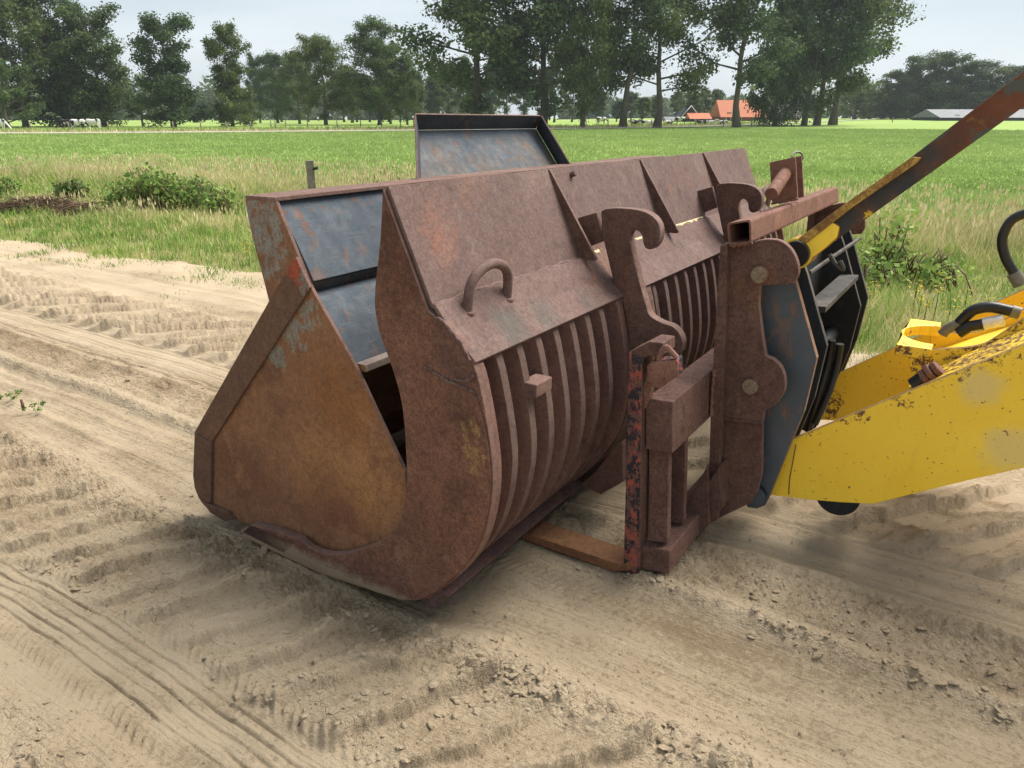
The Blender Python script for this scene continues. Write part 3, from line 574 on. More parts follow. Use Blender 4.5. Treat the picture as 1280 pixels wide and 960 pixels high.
vg, fg, tg = blades(n0, x, y, gz(x, y)-.03, np.clip(hz, .03, .8), .004+.00055*dist*(.7+.8*rr_.rand(n0)), tint, .55, 2)
tag(npobj('verge_grass', vg, fg, G, tint=tg), 'uneven green and straw-coloured verge grass between the sand and the meadow', 'grass', kind='stuff')
# seed heads: tall dry stems
x, y = wedge(34000, 9, 27, -40, 44, 11, 1.2); v_ = x*WD.x+y*WD.y; nn = gn(x*.5, y*.5, 13)
k = ((v_ > 10.3) & (v_ < 14.4) & (nn > -.2)) | ((v_ > 6.6) & (v_ < 8.2) & (nn > .1) & (rr_.rand(len(x)) < .3)); x, y, v_ = x[k], y[k], v_[k]; n1 = len(x)
hh = np.where(v_ > 9, .38+.34*rr_.rand(n1), .22+.14*rr_.rand(n1)); zb = gz(x, y)
v1, f1_, t1 = blades(n1, x, y, zb, hh, .0045+.0*x, np.clip(.92+.07*rr_.randn(n1), 0, 1), .22, 14)
tops = v1.reshape(n1, 5, 3)[:, 4]; a = rr_.rand(n1)*6.28; ew = .012+.010*rr_.rand(n1); eh = .05+.05*rr_.rand(n1)
dx, dy = np.cos(a)*ew, np.sin(a)*ew
hv = np.stack([tops+np.stack([0*dx, 0*dx, -eh], -1), tops+np.stack([dx, dy, -eh*.4], -1), tops+np.stack([0*dx, 0*dx, eh*.4], -1), tops-np.stack([dx, dy, eh*.4], -1)], 1).reshape(-1, 3)
o = np.arange(n1)[:, None]*4+len(v1); fh = np.concatenate([o+np.array([[0, 1, 2]]), o+np.array([[0, 2, 3]])])
tag(npobj('seeding_grass', np.concatenate([v1, hv]), np.concatenate([f1_, fh]), G, tint=np.concatenate([t1, np.clip(.82+.12*rr_.randn(2*n1), 0, 1)])), 'tall dry grass stems with pale seed heads along the field edge', 'grass', kind='stuff')
# meadow
x, y = wedge(300000, 15, 125, -41, 41, 21, .55); v_ = x*WD.x+y*WD.y; k = (v_ > 12.6+.8*gn(x*.3, y*.3, 55)) & (y < lane_s(x)-2.5); x, y, v_ = x[k], y[k], v_[k]; n2 = len(x); d = np.hypot(x, y)
nn = gn(x*.25, y*.6, 23); n3 = gn(x*1.1, y*1.6, 24)
hh = (.08+.07*rr_.rand(n2))*(1+.5*n3+.3*nn)*np.interp(d, [15, 60, 125], [1, 1.1, 1.2])
vm, fm, tm = blades(n2, x, y, gz(x, y)-.03, hh, .006+.0013*d, np.clip(.5+.09*rr_.randn(n2)+.12*n3+.30*nn+.25*gn(x*.03+2, y*.06, 28), 0, 1), .8, 25, 1)
tag(npobj('meadow_grass', vm, fm, GF, tint=tm), 'bright green short meadow grass of the flat field', 'grass', kind='stuff')
x, y = wedge(90000, 80, 260, -41, 41, 26, .6); dl = y-lane_s(x); k = (dl > 1.5) & (dl < 24) & (x < 70); x, y, dl = x[k], y[k], dl[k]; n2 = len(x)
vm, fm, tm = blades(n2, x, y, gz(x, y), .25+.3*rr_.rand(n2), .12+.1*rr_.rand(n2), np.clip(np.where(dl < 9, .8, .45)+.14*rr_.randn(n2), 0, 1), .4, 27, 1)
tag(npobj('lane_side_grass', vm, fm, G, tint=tm), 'rough pale straw grass on the bank along the far lane', 'grass', kind='stuff')

# ------------------------------------------------------------------ leafy plants
LEAF = grassmat('tree_leaves', [(0, (.045, .075, .032)), (.35, (.085, .13, .05)), (.7, (.14, .195, .065)), (1, (.24, .29, .10))], .35)
vary(LEAF)
BRAM = grassmat('bramble_leaves', [(0, (.05, .095, .025)), (.5, (.13, .22, .05)), (1, (.32, .43, .11))], .3)
BARK = flat('grey_brown_bark', (.12, .10, .075), .9, sc=4, var=.4, bump=.02)
STEM = flat('brown_dead_stems', (.11, .065, .04), .9, sc=20, var=.4)
FLOW = flat('yellow_petals', (.7, .5, .02), .6, sc=20, var=.1)
def leaves(c, n, rad, size, r, flatz=1.0, tintc=.5, tv=.16):
    """n leaf quads round each centre; returns verts, faces, tints"""
    K = len(c); rad = np.broadcast_to(rad, (K,))
    dirs = r.randn(K, n, 3); dirs /= np.linalg.norm(dirs, axis=-1, keepdims=True); rr = r.rand(K, n, 1)**.45
    pos = c[:, None]+dirs*rr*rad[:, None, None]*np.array([1, 1, flatz]); pos = pos.reshape(-1, 3); m = len(pos)
    nrm = dirs.reshape(-1, 3)*.5+r.randn(m, 3)*.6+np.array([0, 0, .35]); nrm /= np.linalg.norm(nrm, axis=-1, keepdims=True)
    a = np.cross(nrm, r.randn(m, 3)); a /= np.linalg.norm(a, axis=-1, keepdims=True)+1e-9; b = np.cross(nrm, a)
    s = size*(.6+.8*r.rand(m, 1)); a *= s; b *= s*.62
    v = np.stack([pos-a, pos-b*.9, pos+a, pos+b], 1).reshape(-1, 3); f = np.arange(m*4).reshape(m, 4)
    ct = np.repeat(.12*r.randn(K), n); t = np.clip(tintc+ct+tv*r.randn(m), 0, 1); return v, f, t
def tree_meshes(kind, seed):
    """unit tree about 1 m tall, scaled per copy: trunk + crown"""
    r = np.random.RandomState(seed); py = random.Random(seed)
    P_ = dict(avenue=(.17, .33, 32, .9, .0135), oak=(.12, .42, 32, .8, .015), ivy=(.0, .33, 30, .9, .015), slim=(.30, .24, 17, .8, .021), pollard=(.25, .5, 16, .9, .026), bush=(.02, .62, 20, .8, .024), lone=(.22, .30, 24, 1.05, .012))[kind]
    cb, Rw, nl, up, ls = P_
    bm = bmesh.new(); top = .93; pts = []; x = y = 0.0
    for i in range(9):
        t = i/8; pts.append(Vector((x, y, t*top))); x += py.uniform(-.016, .016); y += py.uniform(-.016, .016)
    tr = .019 if kind not in ('bush', 'pollard') else .045
    rad = [tr*(1.5 if i == 0 else 1)*(1-.85*i/8) for i in range(9)]; add_tube(bm, pts, 0, 7, rad=rad)
    def at(t): i = min(int(t*8), 7); return pts[i].lerp(pts[i+1], t*8-i)
    C = []
    lo = cb*1.0
    for i in range(nl):
        t = (lo+(1-lo)*((i+.5)/nl)**.9)/1.0; t = min(t, .98)*.98; p0 = at(t)
        az_ = i*2.4+py.uniform(-.5, .5); rel = (t-lo)/(1-lo)
        env = math.sin(math.pi*min(1, (.14+.86*rel)**.75))**.6 if kind != 'ivy' else (1-.55*rel)*(.75+.25*math.sin(rel*7+seed))
        ln = Rw*(.35+.65*env)*py.uniform(.6, 1.12)*(1 if kind != 'slim' else .8); ev = py.uniform(.15, .9)*up*(.4+.8*rel)
        if kind == 'lone' and i == 5: ln *= 1.5
        d = Vector((math.cos(az_)*math.cos(ev), math.sin(az_)*math.cos(ev), math.sin(ev)))
        p1 = p0+d*ln*.55+Vector((0, 0, .01)); p2 = p0+d*ln+Vector((0, 0, ln*py.uniform(-.1, .22)))
        add_tube(bm, [p0, p1, p2], 0, 4, rad=[tr*.42*(1-.6*rel), tr*.28*(1-.6*rel), .0015])
        C += [p1.lerp(p2, .1), p1.lerp(p2, .6), p2]
        for k in range(4):
            s0 = p0.lerp(p2, py.uniform(.3, .9)); d2 = (d+Vector((py.uniform(-1, 1), py.uniform(-1, 1), py.uniform(-.35, .8)))).normalized(); e = s0+d2*ln*py.uniform(.22, .5)
            add_tube(bm, [s0, e], 0, 3, rad=[tr*.17, .001]); C += [s0.lerp(e, .6), e]
    if kind == 'ivy':
        for i in range(46): t = py.uniform(.01, .42); a = py.uniform(0, 6.28); q = py.uniform(.03, .2)*(1.15-t); C.append(Vector((math.cos(a)*q, math.sin(a)*q, t)))
    if kind in ('avenue', 'slim'):
        for i in range(7): t = py.uniform(.45, .95)*lo+.02; C.append(at(t)+Vector((py.uniform(-.035, .035), py.uniform(-.035, .035), 0)))
    bmesh.ops.recalc_face_normals(bm, faces=bm.faces); tm_ = bpy.data.meshes.new('trunk'); bm.to_mesh(tm_); bm.free(); tm_.materials.append(BARK)
    C = np.array([tuple(c) for c in C]); K = len(C)
    nL = {'avenue': 64, 'oak': 60, 'ivy': 60, 'slim': 46, 'pollard': 40, 'bush': 50, 'lone': 74}[kind]
    sz = {'pollard': .085, 'bush': .10}.get(kind, .082)
    v, f, t = leaves(C, nL, sz*(.55+.8*r.rand(K)), ls*.74, r, .75, {'avenue': .42, 'oak': .36, 'ivy': .3, 'slim': .3, 'pollard': .68, 'bush': .5, 'lone': .36}[kind], .17)
    return tm_, npmesh('crown', v, f, LEAF, tint=t)
TM = {}
def tm(kind, i):
    i = i % {'avenue': 5, 'oak': 2, 'ivy': 4, 'slim': 3, 'pollard': 2, 'bush': 2, 'lone': 3}[kind]
    if (kind, i) not in TM: TM[(kind, i)] = tree_meshes(kind, hash_(kind)+i*13)
    return TM[(kind, i)]
def hash_(s): return sum(ord(ch)*(i+1) for i, ch in enumerate(s)) % 1000
rt = random.Random(3)
def tree(px, Y, top_px, wide, kind, var, label, group=None, name='tree', zoff=0):
    x, y = far(px, Y); z = float(terrain(x, y))
    hm = (148-top_px)/972.0*Y+H-z
    r_ = {'avenue': .33, 'oak': .42, 'ivy': .33, 'slim': .24, 'pollard': .5, 'bush': .62, 'lone': .30}[kind]
    wm = wide*1.15/972.0*Y/2/(r_*.97*1.05)
    o = thing(name, (x, y, z-.1+zoff), label, 'tree' if kind not in ('bush',) else 'bush', group); t_, c_ = tm(kind, var)
    o.rotation_euler = (0, 0, rt.uniform(0, 6.28)); o.scale = (wm, wm, hm*1.0)
    wm *= 1.0; a = link(bpy.data.objects.new('trunk', t_), o); b = link(bpy.data.objects.new('crown', c_), o); return o
# near avenue along the lane (bearing column, distance, top row, width)
tree(30, 128, 4, 118, 'oak', 0, 'tall leafy tree at the left edge of the picture with a loose feathery crown', 'trees of the left clump', 'oak_tree')
tree(84, 134, 8, 100, 'ivy', 0, 'dark dense tree in the left clump directly behind the black and white cow', 'trees of the left clump', 'oak_tree')
tree(128, 132, 25, 84, 'ivy', 1, 'rightmost tree of the left clump, dark crown reaching the ground', 'trees of the left clump', 'oak_tree')
tree(8, 118, 92, 78, 'bush', 0, 'pale yellow-green bushy willow low at the left picture edge', None, 'willow_bush')
tree(-25, 130, 15, 120, 'oak', 1, 'leafy tree cut by the left picture edge', 'trees of the left clump', 'oak_tree')
tree(216, 128, 31, 84, 'ivy', 2, 'broad ivy-clad tree standing alone right of the left clump', None, 'alder_tree')
tree(290, 132, 46, 58, 'ivy', 3, 'narrow ivy-clad tree, second lone tree right of the left clump', None, 'alder_tree')
tree(178, 135, 127, 34, 'pollard', 0, 'small round pollard willow between the left clump and the broad ivy-clad tree', None, 'pollard_willow')
tree(313, 135, 129, 22, 'pollard', 1, 'small round pale pollard willow beside the narrow ivy-clad tree', None, 'pollard_willow')
for (px, Y, tp, wd_, kd, vr, lb) in ((325, 185, 77, 30, 'avenue', 0, 'slender further tree just right of the narrow ivy-clad tree'), (347, 180, 73, 44, 'avenue', 1, 'further round-headed tree between the narrow ivy-clad tree and the pair with bushy trunks'),
    (374, 165, 72, 42, 'avenue', 2, 'left tree of the pair over a pair of bushy trunks mid-left'), (407, 150, 55, 62, 'avenue', 3, 'taller right tree of the pair with shoots round its trunk'), (440, 190, 85, 36, 'slim', 0, 'dim tree in the gap left of the large pale-green crown'),
    (474, 150, 42, 70, 'avenue', 4, 'large grey-green tree with a wide crown left of the steel hood'), (488, 165, 62, 40, 'avenue', 0, 'tree tucked behind the right side of the large grey-green tree'), (509, 150, 78, 34, 'avenue', 2, 'small leaning tree immediately left of the steel hood')):
    tree(px, Y, tp, wd_, kd, vr, lb, 'avenue trees left of the steel hood', 'avenue_tree')
tree(597, 125, -75, 168, 'avenue', 3, 'huge tree rising right behind the steel hood, its pale trunk bare', 'tall avenue trees', 'tall_avenue_tree')
tree(678, 125, -80, 150, 'avenue', 4, 'huge tree above the right end of the steel hood, dark forked trunk', 'tall avenue trees', 'tall_avenue_tree')
tree(728, 118, -20, 78, 'avenue', 1, 'narrow tall tree with a short pale trunk between two huge trees', 'tall avenue trees', 'tall_avenue_tree')
tree(779, 122, -60, 108, 'lone', 0, 'tall open tree with drooping lower branches, sky showing through it', 'tall avenue trees', 'tall_avenue_tree')
tree(822, 124, -35, 116, 'lone', 1, 'tall tree with a domed right side next to the sky gap', 'tall avenue trees', 'tall_avenue_tree')
tree(922, 126, -70, 118, 'lone', 2, 'lone tall tree with thin bare trunk in front of the orange roof', 'tall avenue trees', 'tall_avenue_tree')
tree(970, 135, -45, 70, 'ivy', 4, 'dark dense tall tree left of the three leaning trunks', 'tall avenue trees', 'tall_avenue_tree')
tree(1006, 140, -60, 90, 'avenue', 0, 'left of the three close trunks at the right end of the avenue', 'tall avenue trees', 'tall_avenue_tree')
tree(1022, 143, -70, 110, 'avenue', 2, 'middle of the three close trunks at the right end of the avenue', 'tall avenue trees', 'tall_avenue_tree')
tree(1042, 146, -50, 120, 'lone', 3, 'rightmost avenue tree, long boughs reaching out over the open field', 'tall avenue trees', 'tall_avenue_tree')
k_ = 0
ORD = 'first second third fourth fifth sixth seventh eighth ninth tenth eleventh twelfth thirteenth fourteenth fifteenth sixteenth seventeenth eighteenth nineteenth twentieth twenty-first twenty-second twenty-third'.split()
for px in range(520, 905, 19):
    Y = 205+(k_ % 3)*22; tree(px+rt.uniform(-5, 5), Y, 84+rt.uniform(-12, 16) if px < 730 else 118+rt.uniform(-8, 8), 26 if px < 730 else 20, 'slim', k_ % 4, f'{ORD[k_]} slim tree from the left in the second row beneath the tall avenue crowns', 'slim trees of the second row', 'slim_tree'); k_ += 1
for k2, px in enumerate((352, 385, 430, 446, 462, 486, 500, 520, 545)):
    tree(px, 230, 95+rt.uniform(-8, 12), 26, 'slim', k2 % 4, f'{ORD[k2]} slim dark tree from the left in the far row left of the steel hood', 'slim trees far left', 'slim_tree')
for px, tp, wd_, vr in ((1068, 108, 44, 0), (1087, 112, 40, 1), (1115, 92, 50, 2), (1140, 80, 54, 0), (1172, 75, 60, 1), (1203, 82, 56, 2), (1235, 92, 54, 0), (1262, 90, 54, 1), (1290, 92, 54, 2)):
    tree(px, 232, tp, wd_*1.15, 'bush' if px < 1090 else 'ivy', vr, {1068: 'low yellowish bush right of the avenue, left end of the right-hand wood', 1087: 'second low bush at the left end of the right-hand wood', 1115: 'first tall tree of the right-hand wood, rounded crown'}.get(px, f'dark round-headed tree, {ORD[max(0, (px-1140)//30)]} of its kind from the left in the right-hand wood'), 'trees of the right-hand wood', 'wood_tree')
tree(862, 225, 114, 32, 'bush', 1, 'round bush left of the small black-gabled farmhouse', None, 'round_bush')
# far wood masses
def wood(name, px0, px1, Y, h, seed, label):
    r = np.random.RandomState(seed); n = int(abs(px1-px0)*1.0); px = px0+(px1-px0)*r.rand(n); YY = Y+r.rand(n)*60; a = (px-640)/972*YY; z = terrain(a, YY)
    hh = h*(.75+.35*gn(px*.03, px*0, seed)+.1*r.rand(n)); c = np.stack([a, YY, z+hh*r.rand(n)**1.1], -1)
    v, f, t = leaves(c, 26, h*.2, 1.5*Y/400, r, .9, .42, .15); tag(npobj(name, v, f, LEAF, tint=t), label, 'woodland', kind='stuff')
wood('far_woodland', -40, 620, 420, 24, 1, 'dim far-off wood behind the left and middle trees')
wood('far_woodland', 700, 960, 520, 16, 2, 'hazy low wood on the horizon behind the farm')
wood('far_woodland', 930, 1400, 330, 17, 4, 'dark continuous wood edge on the right horizon')

# pollard etc done; bramble, heap, weeds
def bush_thing(name, label, catg, spots_, n, rad, size, mat, tintc, seed, stems=30, stemmat=None, group=None):
    x0 = sum(s[0] for s in spots_)/len(spots_); y0 = sum(s[1] for s in spots_)/len(spots_); z0 = float(terrain(x0, y0)); r = np.random.RandomState(seed)
    o = thing(name, (x0, y0, z0), label, catg, group); c = np.array([(s[0]-x0, s[1]-y0, s[2]) for s in spots_])
    if n:
        v, f, t = leaves(c, n, rad, size, r, .7, tintc, .2); me = npmesh('foliage', v, f, mat, tint=t); link(bpy.data.objects.new('foliage', me), o)
    bm = bmesh.new()
    for i in range(stems):
        s = c[r.randint(len(c))]; kq = .8 if not n else .4; b = Vector((s[0]+r.randn()*rad*kq, s[1]+r.randn()*rad*kq, 0)); t_ = Vector(s)+Vector(r.randn(3)*rad*(kq, kq, .5)); t_.z = min(abs(t_.z), s[2]+rad*.5)
        add_tube(bm, [b, b.lerp(t_, .5)+Vector((0, 0, .06)), t_], .007, 4)
    me = bpy.data.meshes.new('stems'); bm.to_mesh(me); bm.free(); me.materials.append(stemmat or STEM); link(bpy.data.objects.new('stems', me), o); return o
def sp(px, py, z=.2): p = gnd(px, py); return (p.x, p.y, z)
bush_thing('bramble_bush', 'large sprawling bramble bush with bright green leaves in the left verge', 'bush', [sp(150, 262, .25), sp(175, 262, .42), sp(190, 264, .6), sp(205, 262, .45), sp(225, 264, .4), sp(245, 262, .35), sp(262, 264, .28), sp(282, 265, .2), sp(195, 262, .3)], 230, .42, .045, BRAM, .6, 5, 160)
bush_thing('bramble_bush', 'small dark bramble clump left of the large bramble bush', 'bush', [sp(82, 250, .2), sp(95, 250, .25)], 200, .3, .04, BRAM, .3, 26, 90)
bush_thing('bramble_bush', 'dark leafy bramble at the left picture edge behind the brown brush heap', 'bush', [sp(-8, 246, .2), sp(8, 246, .2)], 200, .35, .04, BRAM, .25, 7, 40)
bush_thing('brush_heap', 'low heap of dead brown stems lying left of the bramble bush', 'brush heap', [sp(20, 264, .06), sp(35, 264, .1), sp(50, 264, .12), sp(66, 264, .1), sp(80, 265, .06), sp(94, 268, .05)], 0, .3, .04, BRAM, .3, 8, 700)
bush_thing('bramble_bush', 'yellow-green bramble in the verge just left of the steel hood', 'bush', [sp(470, 240, .3), sp(490, 240, .35), sp(505, 240, .3), sp(458, 240, .2)], 150, .35, .04, BRAM, .85, 9, 20)
bush_thing('bramble_bush', 'leafy bramble rising behind the black linkage plates on the right', 'bush', [sp(1078, 352, .2), sp(1090, 345, .3), sp(1105, 345, .42), sp(1118, 343, .6), sp(1112, 348, .25), sp(1135, 352, .18), sp(1155, 358, .14), sp(1170, 352, .2), sp(1190, 362, .12), sp(1098, 362, .15)], 80, .26, .034, BRAM, .8, 10, 110)
for i, (px, py, lb) in enumerate(((12, 497, 'small green weed on bare sand at the left picture edge'), (42, 511, 'small flat green weed on bare sand, right of the edge weed'))):
    bush_thing('sand_weed', lb, 'weed', [sp(px, py, .02), sp(px-12, py+2, .015), sp(px+12, py-2, .03), sp(px+6, py+3, .015)], 30, .022, .008, BRAM, .5, 20+i, 1)
# yellow flowers
RPX = [1094, 1090, 1151, 1148, 1172, 1175, 1146, 1182, 1153, 1210, 1236, 1205, 1160, 1190]; LPX = [308, 306, 9, 14, 222]
def flower(px, py, h, i):
    p = gnd(px, py, h); v_ = p; o = thing('yellow_flower', (p.x, p.y, 0), (f'{ORD[sorted(RPX).index(px)]} yellow flower cluster from the left in the verge right of the linkage plates' if px > 700 else f'{ORD[sorted(LPX).index(px)]} yellow flower cluster from the left in the left-hand verge'), 'flower', 'yellow flowers in the verge')
    me = FL[i % 3]; link(bpy.data.objects.new('stem', me[0]), o).scale = (1, 1, h/.4); f = link(bpy.data.objects.new('blossom', me[1]), o); f.location = (0, 0, h); f.scale = (.8, .8, 1.3)
FL = []
for s in range(3):
    r = np.random.RandomState(s); bm = bmesh.new(); add_tube(bm, [(0, 0, 0), (.01, .01, .2), (0, 0, .4)], .004, 4); me0 = bpy.data.meshes.new('stem'); bm.to_mesh(me0); bm.free(); me0.materials.append(flat('green_stem', (.08, .15, .03), .8) if s == 0 else FL[0][0].materials[0])
    bm = bmesh.new()
    for k in range(9):
        c = Vector((r.randn()*.026, r.randn()*.026, -r.rand()*.09))
        for j in range(5): a = j*1.2566; b = a+.9; bm.faces.new([bm.verts.new(c), bm.verts.new(c+Vector((math.cos(a)*.013, math.sin(a)*.013, .006))), bm.verts.new(c+Vector((math.cos(b)*.013, math.sin(b)*.013, .006)))])
    me1 = bpy.data.meshes.new('blossom'); bm.to_mesh(me1); bm.free(); me1.materials.append(FLOW); FL.append((me0, me1))
for i, (px, py) in enumerate(((1094, 352), (1090, 348), (1151, 349), (1148, 345), (1172, 343), (1175, 352), (1146, 355), (1182, 344), (1153, 365), (1210, 360), (1236, 372), (1205, 377), (308, 300), (306, 303), (9, 268), (14, 273), (222, 252), (1160, 372), (1190, 368))): flower(px, py+rt.uniform(-2, 8), rt.uniform(.16, .34), i)

# ------------------------------------------------------------------ fence posts, cows, farm
WOOD = flat('weathered_fence_wood', (.22, .19, .15), .9, sc=12, var=.35)
WIRE = flat('dull_fence_wire', (.12, .12, .12), .6)
BLKI = flat('black_insulator', (.012, .012, .012), .4)
p = gnd(392, 258); po = thing('fence_post', (p.x, p.y, 0), 'squared weathered wooden post with a black insulator in the verge behind the bucket', 'post')
bm = bmesh.new(); add_box(bm, (p.x, p.y, .42), (.15, .12, .92), .3); bmobj('post', bm, WOOD, po, .008)
tube('insulator', [(p.x+.07, p.y-.03, .72), (p.x+.16, p.y-.05, .74)], .028, BLKI, po)
me_p = None
def postrow(pxs, Yf, label, grp, hh=1.15, wire=True):
    fo = thing('wire_fence', (*far(pxs[0], Yf(pxs[0])), 0), label, 'fence'); P0 = Vector(fo.location); tops_ = []
    for px in pxs:
        x, y = far(px, Yf(px)); z = float(terrain(x, y)); bm = bmesh.new(); t = Vector((rt.uniform(-.08, .08), 0, 0))
        add_tube(bm, [Vector((x, y, z-.1)), Vector((x, y, z+hh))+t], .09, 6); bmobj('post', bm, WOOD, fo); tops_.append(Vector((x, y, z+hh*.85)))
    bm = bmesh.new()
    for dz in (0, -.35): add_tube(bm, [q+Vector((0, 0, dz)) for q in tops_], .012, 3, caps=False)
    bmobj('wire', bm, WIRE, fo)
postrow([-20, 36, 84, 133, 184, 215, 250, 282, 312], lambda p: 98+.02*p, 'wire fence on leaning posts in front of the left trees and cows', None)
postrow([338, 343, 356, 384, 421, 450, 476, 500, 517], lambda p: 112+.01*p, 'low wire fence left of the steel hood beyond the lane', None)
postrow([733, 748, 760, 790, 815, 840, 870, 905, 940, 975], lambda p: 135, 'wire fence between the avenue trunks in front of the farm', None)
p = far(1116, 170); o = thing('fence_post', (p[0], p[1], float(terrain(*p))), 'single dark post standing far out in the right-hand field', 'post'); bm = bmesh.new(); q = Vector(o.location); add_tube(bm, [q, q+Vector((0, 0, 1.2))], .1, 6); bmobj('post', bm, WOOD, o)
def cowmat(name, seed, thr):
    m = MT(name, .8); a = m.noise(1.7, 3, .5, off=(seed*3.1, seed, 2)); return m.done(m.ramp(a, [(thr, (.015, .014, .014)), (thr+.01, (.72, .69, .64))]))
def cow(px, Y, face, graze, label, mat, lying=False):
    x, y = far(px, Y); z = float(terrain(x, y)); o = thing('cow', (x, y, z), label, 'cow', 'cows grazing beyond the lane'); s = face
    bm = bmesh.new(); zb = 0.0 if not lying else -.62
    # one continuous skin of rings along the spine, legs fused as tapered tubes
    sp_ = [(-1.05, 1.22, .06, .08), (-1.0, 1.2, .2, .2), (-.8, 1.16, .29, .33), (-.4, 1.05, .33, .40), (0, 1.0, .34, .42), (.4, 1.06, .30, .40), (.68, 1.16, .22, .32)]
    sp_ += ([(.95, 1.0, .14, .2), (1.2, .72, .11, .15), (1.38, .45, .12, .14), (1.5, .2, .08, .09), (1.54, .1, .04, .05)] if graze else [(.95, 1.32, .14, .2), (1.15, 1.5, .12, .15), (1.35, 1.52, .12, .14), (1.6, 1.38, .08, .09), (1.66, 1.34, .04, .05)])
    rings = [[bm.verts.new((s*a, math.cos(t)*w_, c+zb+math.sin(t)*h_)) for t in [2*math.pi*k/10 for k in range(10)]] for a, c, w_, h_ in sp_]
    for a, b in zip(rings, rings[1:]):
        for k in range(10): bm.faces.new((a[k], a[(k+1) % 10], b[(k+1) % 10], b[k]))
    bm.faces.new(rings[0]); bm.faces.new(rings[-1])
    if not lying:
        for lx_, bk in ((-.82, 1), (.5, 0)):
            for ly_ in (-.17, .17): add_tube(bm, [(s*lx_, ly_, 1.0), (s*(lx_+.08*bk), ly_, .7), (s*(lx_-.1*bk), ly_, .42), (s*(lx_-.05*bk), ly_, .05), (s*(lx_+.03), ly_, 0)], 0, 6, rad=[.16, .11, .06, .05, .065])
    else:
        for lx_ in (-.6, .5): add_tube(bm, [(s*lx_, -.3, .25), (s*(lx_+.3), -.42, .1), (s*(lx_+.05), -.5, .06)], 0, 6, rad=[.12, .08, .05])
    hx, hz_ = (1.36, .52) if graze else (1.3, 1.6)
    for q in (-1, 1): add_tube(bm, [(s*hx, q*.08, hz_+zb), (s*(hx-.03), q*.22, hz_+zb+.02)], 0, 4, rad=[.05, .02])
    add_tube(bm, [(-s*1.03, 0, 1.3+zb), (-s*1.12, 0, 1.0+zb), (-s*1.1, 0, .55+max(zb, -.4))], 0, 4, rad=[.04, .025, .05])
    bmesh.ops.recalc_face_normals(bm, faces=bm.faces); me = bpy.data.meshes.new('body'); bm.to_mesh(me); bm.free(); me.materials.append(mat)
    for p_ in me.polygons: p_.use_smooth = True
    link(bpy.data.objects.new('body', me), o)
cw = [cowmat('black_and_white_hide', i, t) for i, t in enumerate((.54, .50, .36, .60))]
cow(81, 104, -1, True, 'mostly black cow facing left with head down behind the left fence', cw[3])
cow(97, 103, 1, True, 'black and white patched cow grazing, facing right, next to the black cow', cw[0])
cow(114.5, 106, -1, True, 'pale white cow to the right of the black and white pair', cw[2])
cow(-3, 102, 1, True, 'white cow cut off by the left picture edge', cw[2])
for i, (px, f_, ly_, lb) in enumerate(((792, 1, True, 'cow lying between the avenue trunks, black and white, leftmost of the far herd'), (800, -1, True, 'second cow lying beyond the tall open tree'), (813, 1, True, 'white cow lying right of the tall open tree'), (836, 1, True, 'cow lying below the farm entrance, black head'), (850, -1, False, 'pale cow standing before the small black-gabled house'), (878, 1, True, 'dark cow lying in front of the small house'), (889, 1, True, 'dark cow lying right of the small house'), (903, -1, True, 'pale cow lying left of the lone bare trunk'), (752, 1, False, 'tiny white cow in the field left of the tall open tree'))):
    cow(px, 150, f_, not ly_, lb, cw[(i*3) % 4], ly_)
